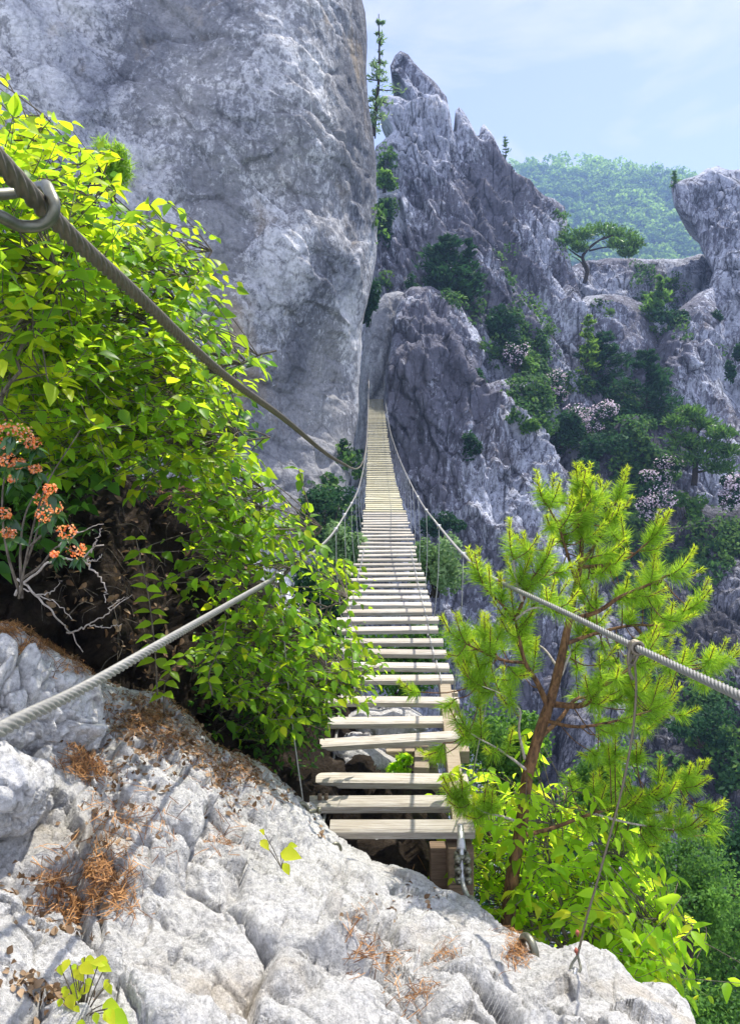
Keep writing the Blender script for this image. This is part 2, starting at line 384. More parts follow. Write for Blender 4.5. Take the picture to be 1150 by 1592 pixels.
MAT['pinkbloom'] = leaf_mat('pale_pink_blossom', (0.55, 0.42, 0.5), (0.8, 0.72, 0.78), 0.3, (0.8, 0.7, 0.75), rough=0.6)
MAT['pinebark'] = bark_mat('pine_bark', (0.025, 0.016, 0.011), (0.26, 0.14, 0.065), 1.0)
MAT['bark'] = bark_mat('grey_bark', (0.05, 0.04, 0.03), (0.2, 0.17, 0.13), 1.5)
MAT['twig'] = bark_mat('bleached_twig', (0.25, 0.21, 0.17), (0.55, 0.49, 0.42), 2.0)
MAT['darkbark'] = bark_mat('dark_bark', (0.015, 0.012, 0.01), (0.07, 0.055, 0.04), 1.5)
def wood_mat(name, a, b, c3):
    m = M(name); c = m.coord()
    g = m.noise(m.map(c, scale=(0.9, 14, 14)), 6, 6, 0.65, 0.8)
    h = m.noise(c, 2.2, 4, 0.6)
    col = m.mix(m.ramp(h, [(0.4, 0.0), (0.7, 0.55)]), m.ramp(g, [(0.3, a), (0.62, b)]), c3)
    ck = m.ramp(m.noise(m.map(c, scale=(0.35, 22, 22)), 5, 3, 0.5), [(0.30, 1.0), (0.37, 0.0)])
    col = m.mix(m.math('MULTIPLY', ck, 0.8), col, (0.05, 0.04, 0.03))
    oi = m.n('ShaderNodeObjectInfo').outputs['Random']
    col = m.mix(1.0, col, m.ramp(oi, [(0.0, 0.66), (0.5, 0.92), (1.0, 1.08)]), 'MULTIPLY')
    m.set(col=col, rough=0.85, spec=0.2, normal=m.bump(g, 0.5, 0.01)); return m.m
MAT['wood'] = wood_mat('weathered_tread_wood', (0.30, 0.26, 0.20), (0.55, 0.51, 0.44), (0.44, 0.37, 0.26))
MAT['woodfar'] = wood_mat('warm_tread_wood', (0.42, 0.37, 0.22), (0.64, 0.59, 0.42), (0.54, 0.47, 0.26))
MAT['post'] = wood_mat('dark_post_wood', (0.10, 0.07, 0.045), (0.24, 0.17, 0.11), (0.16, 0.11, 0.07))
MAT['beam'] = wood_mat('tan_beam_wood', (0.24, 0.19, 0.12), (0.40, 0.34, 0.25), (0.29, 0.22, 0.14))
def steel_mat(name, col, rough, metal):
    m = M(name); c = m.coord(); f = m.noise(c, 60, 5, 0.7)
    m.set(col=m.ramp(f, [(0.35, tuple(0.7 * k for k in col)), (0.65, col)]), rough=rough, metal=metal, spec=0.5); return m.m
MAT['steel'] = steel_mat('galvanised_steel', (0.52, 0.52, 0.50), 0.45, 0.75)
MAT['cable'] = steel_mat('weathered_wire_rope', (0.33, 0.32, 0.29), 0.5, 0.55)
MAT['darkcable'] = steel_mat('dull_wire_rope', (0.21, 0.18, 0.13), 0.5, 0.6)
MAT['oldsteel'] = steel_mat('dull_olive_steel', (0.20, 0.195, 0.14), 0.4, 0.7)
MAT['rust'] = steel_mat('rusted_clip', (0.35, 0.10, 0.06), 0.8, 0.2)
MAT['wire'] = steel_mat('thin_grey_wire', (0.42, 0.42, 0.38), 0.6, 0.4)

# ------------------------------------------------------------------ helpers: rock relief
def in_poly(x, y, poly):
    r = np.zeros(x.shape, bool); n = len(poly)
    for i in range(n):
        x1, y1 = poly[i]; x2, y2 = poly[(i + 1) % n]
        if y1 == y2: continue
        r ^= ((y1 > y) != (y2 > y)) & (x < (x2 - x1) * (y - y1) / (y2 - y1) + x1)
    return r
def near_poly(x, y, poly):
    best = np.full(x.shape, 1e9); bx = x.copy(); by = y.copy(); n = len(poly)
    for i in range(n):
        x1, y1 = poly[i]; x2, y2 = poly[(i + 1) % n]; dx, dy = x2 - x1, y2 - y1; L = dx * dx + dy * dy
        if L == 0: continue
        t = np.clip(((x - x1) * dx + (y - y1) * dy) / L, 0, 1); qx = x1 + t * dx; qy = y1 + t * dy
        d = np.hypot(x - qx, y - qy); m = d < best
        best = np.where(m, d, best); bx = np.where(m, qx, bx); by = np.where(m, qy, by)
    return best, bx, by
def tps(ctrl):
    c = np.array(ctrl, float); X = c[:, :2] / 1000.0; n = len(X)
    def U(r2): return np.where(r2 > 1e-12, r2 * np.log(r2 + 1e-12), 0)
    A = U(((X[:, None] - X[None]) ** 2).sum(-1)) + 1e-4 * np.eye(n)
    Pm = np.concatenate([np.ones((n, 1)), X], 1)
    K = np.block([[A, Pm], [Pm.T, np.zeros((3, 3))]])
    s = np.linalg.solve(K, np.concatenate([c[:, 2], np.zeros(3)]))
    def f(x, y):
        q = np.stack([np.asarray(x, float), np.asarray(y, float)], -1) / 1000.0
        r = s[n] + s[n + 1] * q[..., 0] + s[n + 2] * q[..., 1]
        for k in range(n): r = r + s[k] * U(((q - X[k]) ** 2).sum(-1))
        return r
    return f

class Relief: pass
def relief(name, poly, ctrl, step, mat, disp, R=1.0, back=(0, 8, 0), rag=0.0, smooth=True, clampd=None, edge=0.22):
    """a solid rock: outline seen from the path, its own distance everywhere, rounded rims, fractured face, and a back"""
    poly = [tuple(map(float, p)) for p in poly]; pa = np.array(poly)
    x0, y0 = pa.min(0) - step; x1, y1 = pa.max(0) + step
    xs = np.arange(x0, x1 + step, step); ys = np.arange(y0, y1 + step, step)
    X, Y = np.meshgrid(xs, ys)
    fd = tps(ctrl)
    ins = in_poly(X, Y, poly); dist, bx, by = near_poly(X, Y, poly)
    X0, Y0 = X.copy(), Y.copy()
    D = fd(X, Y)
    if clampd: D = np.clip(D, *clampd)
    dm = np.where(ins, dist, 0) * D / F
    t = np.clip(dm / R, 0, 1); D2 = D + R * (1 - np.sqrt(np.clip(1 - (1 - t) ** 2, 0, 1)))
    W0 = P(X, Y, D2)
    gx = np.gradient(P(X, Y, D), axis=1); gy = np.gradient(P(X, Y, D), axis=0)
    N = np.cross(gx, gy); N /= np.linalg.norm(N, axis=-1)[..., None] + 1e-9
    tocam = EYE - W0; sgn = np.sign((N * tocam).sum(-1)); N = N * sgn[..., None]
    dd = disp(W0, N) * (edge + (1 - edge) * np.clip(dm / max(1.0, 1.6 * R) if edge < .2 else dm / (1.6 * R), 0, 1))
    cell = ins[:-1, :-1] | ins[1:, :-1] | ins[:-1, 1:] | ins[1:, 1:]
    XX = np.where(ins, X, bx); YY = np.where(ins, Y, by)
    W1 = P(XX, YY, np.where(ins, D2, D + R)) + N * dd[..., None]
    H, Wd = X.shape; idx = np.arange(H * Wd).reshape(H, Wd)
    q = np.stack([idx[:-1, :-1], idx[1:, :-1], idx[1:, 1:], idx[:-1, 1:]], -1)[cell]
    V = W1.reshape(-1, 3)
    # closing: rim and back
    e = np.concatenate([q[:, [0, 1]], q[:, [1, 2]], q[:, [2, 3]], q[:, [3, 0]]])
    key = np.sort(e, 1); kk = key[:, 0].astype(np.int64) * (H * Wd) + key[:, 1]
    u, inv, cnt = np.unique(kk, return_inverse=True, return_counts=True)
    rim = e[cnt[inv.ravel()] == 1]
    NB = H * Wd
    side = np.stack([rim[:, 1], rim[:, 0], rim[:, 0] + NB, rim[:, 1] + NB], 1)
    backq = q[:, ::-1] + NB
    allv = np.concatenate([V, V + np.array(back, float)])
    allq = np.concatenate([q, side, backq])
    used = np.unique(allq); mp = np.full(len(allv), -1); mp[used] = np.arange(len(used))
    o = build(name, allv[used], [mp[allq]], mat, smooth=smooth)
    r = Relief(); r.o = o; r.X0 = xs[0]; r.Y0 = ys[0]; r.s = step; r.W = W1; r.ins = ins; r.N = N
    return r
def on(r, px, py):
    i = int(round((py - r.Y0) / r.s)); j = int(round((px - r.X0) / r.s))
    i = min(max(i, 0), r.W.shape[0] - 1); j = min(max(j, 0), r.W.shape[1] - 1)
    return r.W[i, j]
def surfnormal(r, px, py):
    i = min(max(int(round((py - r.Y0) / r.s)), 2), r.W.shape[0] - 3); j = min(max(int(round((px - r.X0) / r.s)), 2), r.W.shape[1] - 3)
    n = np.cross(r.W[i, j + 2] - r.W[i, j - 2], r.W[i - 2, j] - r.W[i + 2, j]); return n / (np.linalg.norm(n) + 1e-9)

def disp_cliff(cell=(3.0, 3.0, 4.5), tilt=0.0, amp=0.35, big=0.9, rid=0.5, seed=0, fine=0.12, small=0.5, saw=0.0, per=2.4, sdir=(0.5, 0.9)):
    cell = np.array(cell)
    def f(Wp, N):
        w = np.stack([fbm(Wp / 3.0, 3, seed + 5), fbm(Wp / 3.0 + 31, 3, seed + 6), fbm(Wp / 3.0 + 57, 3, seed + 7)], -1)
        p = Wp + w * 0.7
        p[..., 0] = p[..., 0] + tilt * Wp[..., 2]
        f1, f2, rid_, g = worley(p / cell, seed)
        g1, g2, rd2, h = worley(p / (cell * 0.36), seed + 21)
        slope = g[..., 0] * np.sin(rid_ * 9) * 1.1 + g[..., 2] * np.cos(rid_ * 7) * 0.9
        slope2 = h[..., 0] * np.sin(rd2 * 9) + h[..., 2] * np.cos(rd2 * 7) * 0.8
        d = amp * (rid_ * 0.5 + slope) + amp * small * (rd2 * 0.6 + slope2)
        d -= amp * 0.45 * np.exp(-(f2 - f1) / 0.05) + amp * small * 0.5 * np.exp(-(g2 - g1) / 0.07)
        q = Wp.copy(); q[..., 0] = Wp[..., 0] + tilt * Wp[..., 2]; q[..., 2] *= 0.16
        d += rid * (ridged(q / 4.0, 2, seed + 40) * 0.9 + 0.42 * ridged(q / 1.3, 3, seed + 44))
        if saw:
            ph = (sdir[0] * Wp[..., 0] + sdir[1] * Wp[..., 2] + 0.3 * Wp[..., 1]) / per + 0.9 * fbm(Wp / 4.5, 4, seed + 70) + 0.25 * fbm(Wp / 1.1, 3, seed + 74)
            gate = np.clip(0.6 + 1.4 * fbm(Wp / 6.0, 2, seed + 78), 0, 1)
            fr = ph - np.floor(ph); d += saw * gate * (np.minimum(fr, (1 - fr) * 7) - 0.4)
            ph2 = (sdir[0] * 1.6 * Wp[..., 0] + sdir[1] * 0.7 * Wp[..., 2]) / (per * 0.37) + 0.8 * fbm(Wp / 2.0, 3, seed + 90); fr = ph2 - np.floor(ph2)
            d += saw * 0.3 * np.clip(fbm(Wp / 3.0, 2, seed + 95) * 3, 0, 1) * (np.minimum(fr, (1 - fr) * 7) - 0.4)
        d += big * fbm(Wp / 9.0, 3, seed + 50) + fine * fbm(Wp / 0.8, 3, seed + 60)
        return d
    return f
def disp_ground(amp=0.10, seed=0, cell=0.55):
    def f(Wp, N):
        w = np.stack([fbm(Wp / 0.35, 3, seed + 5), fbm(Wp / 0.35 + 31, 3, seed + 6), fbm(Wp / 0.35 + 57, 3, seed + 7)], -1)
        p = Wp + w * 0.12
        p[..., 0] = p[..., 0] + 0.4 * p[..., 1]
        f1, f2, rid_, g = worley(p / np.array([cell, cell * 1.6, cell]), seed)
        g1, g2, rd2, h = worley(p / np.array([cell * .34, cell * .5, cell * .34]), seed + 21)
        sl = (g[..., 0] * np.sin(rid_ * 9) + g[..., 1] * np.cos(rid_ * 7))
        s2 = (h[..., 0] * np.sin(rd2 * 9) + h[..., 1] * np.cos(rd2 * 7))
        d = amp * (rid_ * 0.30 + sl * 0.9) + amp * 0.36 * (rd2 * 0.4 + s2 * 1.1)
        d -= amp * 0.42 * np.exp(-(f2 - f1) / 0.05) + amp * 0.16 * np.exp(-(g2 - g1) / 0.07)
        ph = (0.55 * Wp[..., 0] + 0.75 * Wp[..., 2] - 0.35 * Wp[..., 1]) / (cell * 0.62) + 0.8 * fbm(Wp / (cell * 1.6), 3, seed + 31) + 0.16 * fbm(Wp / 0.12, 3, seed + 33); fr = ph - np.floor(ph)
        d += amp * 0.85 * np.clip(0.5 + 1.5 * fbm(Wp / (cell * 1.8), 2, seed + 37), 0, 1) * (np.minimum(fr, (1 - fr) * 6) - 0.4)
        ph = (-0.5 * Wp[..., 0] + 0.5 * Wp[..., 2] - 0.6 * Wp[..., 1]) / (cell * 0.30) + 0.8 * fbm(Wp / (cell * 0.8), 3, seed + 41) + 0.2 * fbm(Wp / 0.07, 2, seed + 43); fr = ph - np.floor(ph)
        d += amp * 0.42 * np.clip(0.3 + 1.8 * fbm(Wp / cell, 2, seed + 47), 0, 1) * (np.minimum(fr, (1 - fr) * 6) - 0.4)
        d += amp * 0.7 * fbm(Wp / 0.6, 3, seed + 50) + amp * 0.34 * fbm(Wp / 0.08, 5, seed + 60, 0.6) + amp * 0.15 * ridged(Wp / 0.14, 3, seed + 70)
        return d
    return f

# ------------------------------------------------------------------ SETTING: valley, hill, cliffs
g = np.linspace(-650, 650, 131); GX, GY = np.meshgrid(g, g + 550)
GP = np.stack([GX, GY, np.zeros_like(GX)], -1)
GZ = -62 + 6 * fbm(GP / 60.0, 4, 3)
i = np.arange(130)[:, None] * 131 + np.arange(130)[None, :]
gq = np.stack([i, i + 1, i + 132, i + 131], -1).reshape(-1, 4)
tag(build('ground', np.stack([GX, GY, GZ], -1).reshape(-1, 3), [gq], MAT['valley']), kind='structure')

hill = relief('hill', [(300, 470), (480, 400), (640, 330), (740, 290), (800, 268), (860, 258), (960, 264), (1030, 270), (1090, 290), (1200, 330), (1500, 380), (1500, 860), (300, 860)],
              [(300, 470, 470), (860, 258, 520), (1500, 380, 470), (300, 860, 330), (860, 860, 330), (1500, 860, 330), (860, 420, 430), (1100, 420, 425)], 12, MAT['valley'],
              lambda Wp, N: 7 * fbm(Wp / 45.0, 4, 5), R=20, back=(0, 60, -60))
tag(hill.o, kind='structure')

cliffA = relief('rock_cliff', [(-420, -120), (-200, -260), (150, -330), (420, -250), (540, -160), (558, -60), (563, 0), (568, 20), (571, 60), (569, 110), (573, 160), (580, 215), (584, 260), (585, 320), (586, 370), (583, 408),
    (578, 436), (572, 465), (566, 490), (562, 512), (562, 540), (560, 575), (557, 610), (558, 640), (550, 680), (545, 740), (530, 800), (540, 900), (560, 1000), (540, 1200), (-420, 1200)],
    [(-420, 0, 30), (0, 0, 32), (300, 0, 34), (540, 0, 37), (588, 0, 41), (-420, 500, 26), (0, 500, 27), (300, 500, 31), (540, 400, 35.5), (588, 400, 40), (550, 650, 38), (500, 800, 33), (300, 900, 28), (0, 900, 24), (500, 1200, 26), (0, 1200, 20), (540, 200, 36), (586, 200, 40.5), (420, 300, 33), (0, -330, 33), (420, -330, 36)],
    3.2, MAT['cliff_near'], disp_cliff((4.2, 4.2, 3.0), 0.6, 0.22, 0.28, 0.08, 3, 0.09, saw=0.45, per=3.0, sdir=(0.55, 0.85)), R=0.35, back=(-1.5, 9, 0), edge=0.1)
tag(cliffA.o, 'towering sheer grey rock wall in shade behind the leafy shrubs', 'cliff')

cliffB = relief('rock_cliff', [(548, 660), (562, 520), (574, 430), (574, 330), (577, 270), (584, 228), (602, 214), (612, 204), (606, 190), (593, 172), (586, 156), (597, 147), (618, 150), (632, 158), (641, 160), (636, 146), (628, 128), (618, 113),
    (609, 112), (606, 104), (613, 88), (622, 79), (634, 84), (645, 98), (660, 114), (678, 130), (694, 150), (697, 163), (700, 182), (706, 214), (711, 196), (708, 172), (713, 166), (719, 172), (728, 187), (736, 203), (743, 218), (746, 200), (751, 193),
    (759, 203), (768, 220), (776, 238), (790, 258), (798, 270), (815, 277), (832, 292), (846, 305), (862, 310), (877, 322), (881, 345), (878, 380), (890, 420), (905, 470), (930, 560), (980, 640), (1050, 720), (1050, 1000), (700, 1000), (548, 900)],
    [(600, 90, 68), (620, 150, 66), (750, 200, 67), (870, 320, 70), (600, 300, 63), (750, 350, 62), (880, 400, 67), (600, 500, 58), (750, 500, 58), (900, 500, 64), (700, 700, 56), (1000, 700, 60), (700, 1000, 52), (1000, 1000, 54)],
    2.2, MAT['cliff_far'], disp_cliff((1.5, 3.0, 6.0), 0.42, 0.6, 0.8, 1.25, 13, 0.12, saw=0.8, per=2.2, sdir=(1.0, 0.42)), R=0.25, back=(0.5, 7, 0), edge=0.08)
tag(cliffB.o, 'jagged far ridge with thin leaning rock pinnacles against the sky', 'cliff')

cliffD = relief('rock_cliff', [(545, 760), (556, 640), (562, 560), (572, 500), (584, 470), (600, 456), (618, 452), (640, 460), (640, 500), (625, 560), (612, 640), (612, 760)],
    [(550, 700, 54.5), (610, 700, 54.5), (565, 500, 55.5), (640, 450, 56.6), (600, 600, 54.8), (600, 430, 57)], 2.2, MAT['slab'],
    disp_cliff((1.5, 2.5, 6.0), -0.2, 0.22, 0.4, 0.3, 23, 0.08), R=0.8, back=(0, 6, 0))
tag(cliffD.o, 'smooth pale rock slab in the gully where the footbridge ends', 'cliff')

cliffC = relief('rock_cliff', [(594, 660), (600, 590), (606, 548), (612, 505), (622, 465), (640, 449), (668, 449), (695, 462), (716, 478), (735, 505), (747, 530), (752, 556), (742, 585), (760, 598), (785, 590), (812, 590), (838, 600), (852, 640), (848, 700), (878, 735),
    (900, 790), (905, 900), (905, 1500), (540, 1500), (565, 1000), (594, 800)],
    [(600, 650, 50), (640, 460, 54), (740, 560, 52), (680, 560, 49), (840, 620, 53), (890, 800, 50), (600, 900, 45), (700, 700, 47.5), (700, 900, 44), (800, 800, 46.5), (900, 1500, 38), (600, 1500, 36), (780, 650, 50)],
    2.4, MAT['cliff_far'], disp_cliff((1.5, 2.4, 5.0), 0.12, 0.5, 0.4, 1.3, 33, 0.12, saw=0.6, per=1.9, sdir=(1.0, -0.15)), R=0.6, back=(0.5, 8, 0))
tag(cliffC.o, 'broad fluted grey buttress rising right behind the far treads of the footbridge', 'cliff')

cliffE2 = relief('rock_cliff', [(868, 470), (880, 420), (905, 407), (940, 402), (1000, 404), (1060, 403), (1090, 396), (1120, 420), (1140, 520), (1100, 640), (980, 640), (900, 600)],
    [(880, 420, 78), (1100, 400, 80), (900, 600, 70), (1120, 600, 72), (1000, 480, 76)], 2.6, MAT['cliff_far'], disp_cliff((3, 3, 3), 0.1, 0.5, 0.8, 0.5, 43), R=1.0, back=(2.6, 8, 0))
tag(cliffE2.o, 'low level-topped rock shoulder below the wooded hill', 'cliff')
cliffE = relief('rock_cliff', [(876, 560), (882, 500), (892, 474), (912, 462), (940, 458), (972, 462), (998, 474), (1012, 500), (1030, 530), (1060, 545), (1075, 600), (1070, 760), (940, 760), (890, 640)],
    [(890, 470, 70), (1000, 470, 70), (940, 458, 72), (940, 478, 67), (900, 560, 64), (1040, 560, 65), (950, 740, 59), (1070, 740, 60)], 2.2, MAT['cliff_far'], disp_cliff((2.4, 3, 3.4), 0.2, 0.4, 0.6, 0.5, 53, saw=0.5, per=2.0, sdir=(0.9, 0.5)), R=1.0, back=(2.2, 7, 0))
tag(cliffE.o, 'purple-grey rock shelf whose flat top catches the sun beneath the flat-crowned pine', 'cliff')
cliffF = relief('rock_cliff', [(1040, 284), (1060, 281), (1082, 274), (1100, 262), (1116, 257), (1130, 264), (1150, 262), (1250, 235), (1420, 220), (1420, 900), (1150, 900), (1112, 520), (1102, 445), (1108, 420), (1096, 402), (1088, 384), (1080, 356), (1062, 342), (1046, 320)],
    [(1040, 290, 71), (1120, 260, 73), (1420, 220, 70), (1090, 380, 70), (1150, 400, 67), (1300, 400, 62), (1150, 900, 58), (1420, 900, 52)], 2.6, MAT['cliff_far'], disp_cliff((3, 4, 4), 0.5, 0.5, 0.5, 0.5, 63, saw=0.5, per=2.6, sdir=(0.3, 0.95)), R=0.8, back=(4.5, 9, 0))
tag(cliffF.o, 'overhanging rock prow at the right edge in front of the wooded hill', 'cliff')
cliffG = relief('rock_cliff', [(990, 620), (1005, 565), (1022, 525), (1050, 484), (1082, 458), (1108, 444), (1124, 480), (1140, 530), (1142, 570), (1136, 604), (1165, 640), (1220, 690), (1420, 700), (1420, 1000), (1000, 1000), (985, 720)],
    [(1005, 560, 64), (1100, 450, 66), (1135, 560, 63), (1070, 560, 60), (1000, 900, 52), (1200, 900, 50), (1200, 700, 58), (1420, 900, 46)], 2.4, MAT['cliff_far'], disp_cliff((2.2, 3, 3.6), 0.3, 0.5, 0.8, 0.6, 73, saw=0.5, per=2.2, sdir=(0.8, 0.6)), R=1.4, back=(3.4, 8, 0))
tag(cliffG.o, 'rounded cracked rock knob above the bushy pine near the right edge', 'cliff')
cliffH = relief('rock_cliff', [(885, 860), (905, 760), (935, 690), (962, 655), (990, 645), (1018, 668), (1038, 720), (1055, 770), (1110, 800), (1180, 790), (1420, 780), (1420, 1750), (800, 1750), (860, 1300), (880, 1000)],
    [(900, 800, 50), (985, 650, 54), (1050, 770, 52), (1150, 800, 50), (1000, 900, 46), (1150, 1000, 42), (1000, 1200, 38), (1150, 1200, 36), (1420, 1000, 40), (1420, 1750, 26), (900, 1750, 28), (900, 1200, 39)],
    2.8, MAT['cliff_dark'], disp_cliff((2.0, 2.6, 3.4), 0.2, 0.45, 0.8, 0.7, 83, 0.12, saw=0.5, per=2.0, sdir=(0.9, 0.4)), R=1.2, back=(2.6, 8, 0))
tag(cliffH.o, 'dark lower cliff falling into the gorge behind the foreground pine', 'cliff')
cliffR = relief('rock_cliff', [(430, 640), (560, 500), (800, 420), (1000, 420), (1420, 480), (1420, 1800), (430, 1800)],
    [(430, 640, 66), (800, 420, 80), (1420, 480, 82), (430, 1800, 30), (900, 1800, 30), (1420, 1800, 32), (800, 900, 56), (1200, 900, 58), (560, 900, 54)], 5, MAT['cliff_far'], disp_cliff((2.5, 3, 4), 0.2, 0.6, 1.2, 0.9, 93), R=2.0, back=(0, 10, 0))
tag(cliffR.o, 'shaded cliff base and ravine wall behind the shrubs below the footbridge', 'cliff')

# hillside on the left, dark soil under the shrubs, and the rock below the first treads
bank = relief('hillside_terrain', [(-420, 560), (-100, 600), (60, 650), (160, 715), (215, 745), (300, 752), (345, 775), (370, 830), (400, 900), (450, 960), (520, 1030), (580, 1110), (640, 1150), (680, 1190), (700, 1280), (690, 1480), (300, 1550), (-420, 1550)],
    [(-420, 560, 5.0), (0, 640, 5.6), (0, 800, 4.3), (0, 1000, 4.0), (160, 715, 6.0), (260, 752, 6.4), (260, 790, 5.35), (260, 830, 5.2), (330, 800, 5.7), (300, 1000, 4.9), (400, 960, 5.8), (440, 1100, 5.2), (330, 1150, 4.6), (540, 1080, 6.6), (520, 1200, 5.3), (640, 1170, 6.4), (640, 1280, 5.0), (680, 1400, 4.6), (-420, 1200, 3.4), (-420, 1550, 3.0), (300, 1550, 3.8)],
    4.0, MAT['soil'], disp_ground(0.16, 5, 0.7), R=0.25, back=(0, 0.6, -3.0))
tag(bank.o, kind='structure')

ledge = relief('rock_ground', [(-260, 960), (-40, 985), (40, 990), (90, 1010), (150, 1055), (200, 1075), (260, 1085), (300, 1108), (335, 1150), (390, 1180), (450, 1218), (490, 1250), (512, 1292), (545, 1315), (600, 1338), (655, 1362), (690, 1385), (722, 1392), (748, 1412), (782, 1440), (822, 1458), (870, 1474), (905, 1462), (942, 1476),
    (962, 1494), (988, 1524), (1040, 1534), (1068, 1562), (1095, 1610), (1300, 1900), (1300, 2000), (-260, 2000)],
    [(0, 1592, 1.92), (300, 1592, 2.0), (500, 1592, 2.15), (800, 1592, 2.36), (1080, 1592, 2.6), (0, 1300, 2.55), (0, 1000, 3.5), (150, 1060, 3.7), (300, 1115, 4.1), (440, 1225, 4.35), (512, 1292, 4.3), (600, 1340, 4.1), (700, 1390, 3.85), (830, 1465, 3.2), (940, 1478, 2.98), (300, 1400, 2.65), (420, 1330, 3.15), (500, 1400, 3.0), (620, 1480, 2.75), (740, 1500, 2.7),
     (160, 1250, 3.0), (300, 1220, 3.3), (0, 2000, 1.35), (500, 2000, 1.45), (1300, 2000, 1.75), (1040, 1540, 2.85), (-260, 960, 3.2), (-260, 1592, 1.85), (470, 1500, 2.5)],
    2.1, MAT['ledge'], disp_ground(0.11, 15, 0.46), R=0.12, back=(0, 0.5, -2.2))
tag(ledge.o, kind='structure')

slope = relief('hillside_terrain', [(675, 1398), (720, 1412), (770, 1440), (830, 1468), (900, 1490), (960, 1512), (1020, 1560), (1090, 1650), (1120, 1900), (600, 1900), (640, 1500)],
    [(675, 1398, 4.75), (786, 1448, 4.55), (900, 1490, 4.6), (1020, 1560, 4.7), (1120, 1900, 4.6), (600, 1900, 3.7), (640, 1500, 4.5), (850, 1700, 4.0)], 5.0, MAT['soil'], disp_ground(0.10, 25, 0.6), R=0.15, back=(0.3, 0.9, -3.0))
tag(slope.o, kind='structure')

# ------------------------------------------------------------------ FOOTBRIDGE
# depth -> (row in photo, centre column) of the tread line, from the measured treads
TB = np.array([[4.40, 1289, 609], [4.70, 1250, 609], [5.05, 1214, 609], [5.45, 1152, 609], [5.78, 1123, 609], [6.1, 1091, 609], [6.45, 1057, 608], [6.75, 1037, 606],
               [7.05, 1016, 603], [7.4, 999, 602.5], [7.75, 980, 602.5], [8.1, 965, 602.5], [8.5, 952, 602], [8.95, 941, 602], [9.4, 930, 602], [11.0, 896, 602], [13.1, 862, 602], [15.0, 836, 601], [16.8, 816, 599.5], [20.0, 789, 597], [26.0, 752, 592.5], [31.0, 722, 590], [36.5, 690, 587.5], [43.0, 657, 586], [53.5, 620, 584.5]])
def tread_px(d): return np.interp(d, TB[:, 0], TB[:, 2]), np.interp(d, TB[:, 0], TB[:, 1])
bridge = empty('suspension_footbridge', P(609, 1289, 4.4), 'long suspension footbridge of wooden treads on wire ropes, crossing the gorge', 'footbridge')
HALF = 0.50
tread_d = list(TB[:15, 0])
while tread_d[-1] < 53.0: tread_d.append(tread_d[-1] + (0.45 if tread_d[-1] < 20 else 0.47))
wob = random.Random(3)
def tread_mesh(mb, d, k, n=None):
    cx, cy = tread_px(d); c = P(cx, cy, d)
    c2 = P(*tread_px(min(d + 0.5, 53.5)), min(d + 0.5, 53.5)); fw = c2 - c; fw /= np.linalg.norm(fw)
    tl = wob.uniform(-0.018, 0.018); yaw = wob.uniform(-0.022, 0.022); hw = HALF + wob.uniform(-0.03, 0.025)
    if k == 0: hw = 0.40; c = c + np.array([0.055, 0, 0]); tl = 0.0
    if k == 1: hw = 0.505; tl = 0.003
    if k == 3: tl = 0.055
    if k == 4: tl = 0.012
    ax = np.array([1.0, yaw, tl]); ax /= np.linalg.norm(ax)
    up = np.cross(ax, np.array([0, 1.0, 0.05])); up /= np.linalg.norm(up); ay = np.cross(up, ax)
    w, h = (0.057, 0.019) if k > 13 else ((0.060, 0.027) if k > 2 else (0.062, 0.030))
    mb.box(c, ax * hw, ay * w, up * h, 0.34)
for k, d in enumerate(tread_d[:100]):
    mb = MB(); tread_mesh(mb, d, k)
    o = mb.build('tread', MAT['wood'] if d < 19 else MAT['woodfar'], bridge, smooth=False)
    if k == 3: o['label'] = 'crooked tread tilting up to its right end'
mb = MB()
for k, d in enumerate(tread_d[100:]): tread_mesh(mb, d, 100 + k)
tag(mb.build('tread', MAT['woodfar'], bridge, smooth=False), 'small far treads in the shade of the rocks', kind='stuff')

def line(pts, n): return smooth_path(PP(pts), n)
# hand ropes (twisted strands near the eye, plain beyond)
R_hand = [(1420, 1200, 0.95), (1150, 1082, 1.77), (985, 1005, 2.65), (880, 953, 3.4), (778, 905, 4.3), (720, 862, 6.2), (682, 818, 8.2), (660, 790, 10.2), (645, 765, 12.5), (636, 747, 15.0), (629, 732, 19.0), (617, 703, 27.0), (606, 668, 36.0), (600, 632, 45.0), (597, 598, 53.5), (596, 575, 55.0)]
L_hand = [(-160, 1230, 0.85), (0, 1135, 1.15), (120, 1075, 1.55), (244, 1004, 2.1), (350, 943, 3.0), (470, 872, 5.2), (513, 835, 7.4), (535, 802, 9.8), (552, 772, 13.0), (561, 745, 19.0), (567, 715, 26.0), (570.5, 680, 34.0), (572.5, 635, 45.0), (573.5, 598, 53.5), (573, 572, 55.5)]
def hand(pts, name, rad, nlay, mat, parent):
    path = smooth_path(PP(pts), 1500); dep = (path - EYE) @ FWD
    mb = MB()
    i0 = int(np.argmax(dep > 8.5))
    near = path[:i0 + 1]
    L = np.linalg.norm(np.diff(near, axis=0), axis=1).sum()
    near = smooth_path(near[np.linspace(0, len(near) - 1, 60).astype(int)], 800)
    mb.tube(near, rad, 24, True, lobes=nlay, twist=2 * math.pi / (rad * 15.0), lobe_amp=0.2)
    far = path[i0:][::12]; far = np.concatenate([far, path[-1:]])
    mb.tube(far, rad, 6, True)
    return path, mb.build(name, mat, parent)
pathR, oR = hand(R_hand, 'hand_rope', 0.0112, 6, MAT['cable'], bridge)
pathL, oL = hand(L_hand, 'hand_rope', 0.0112, 6, MAT['cable'], bridge)
def at_depth(path, d):
    dep = (path - EYE) @ FWD; k = int(np.argmin(np.abs(dep - d))); return path[k]
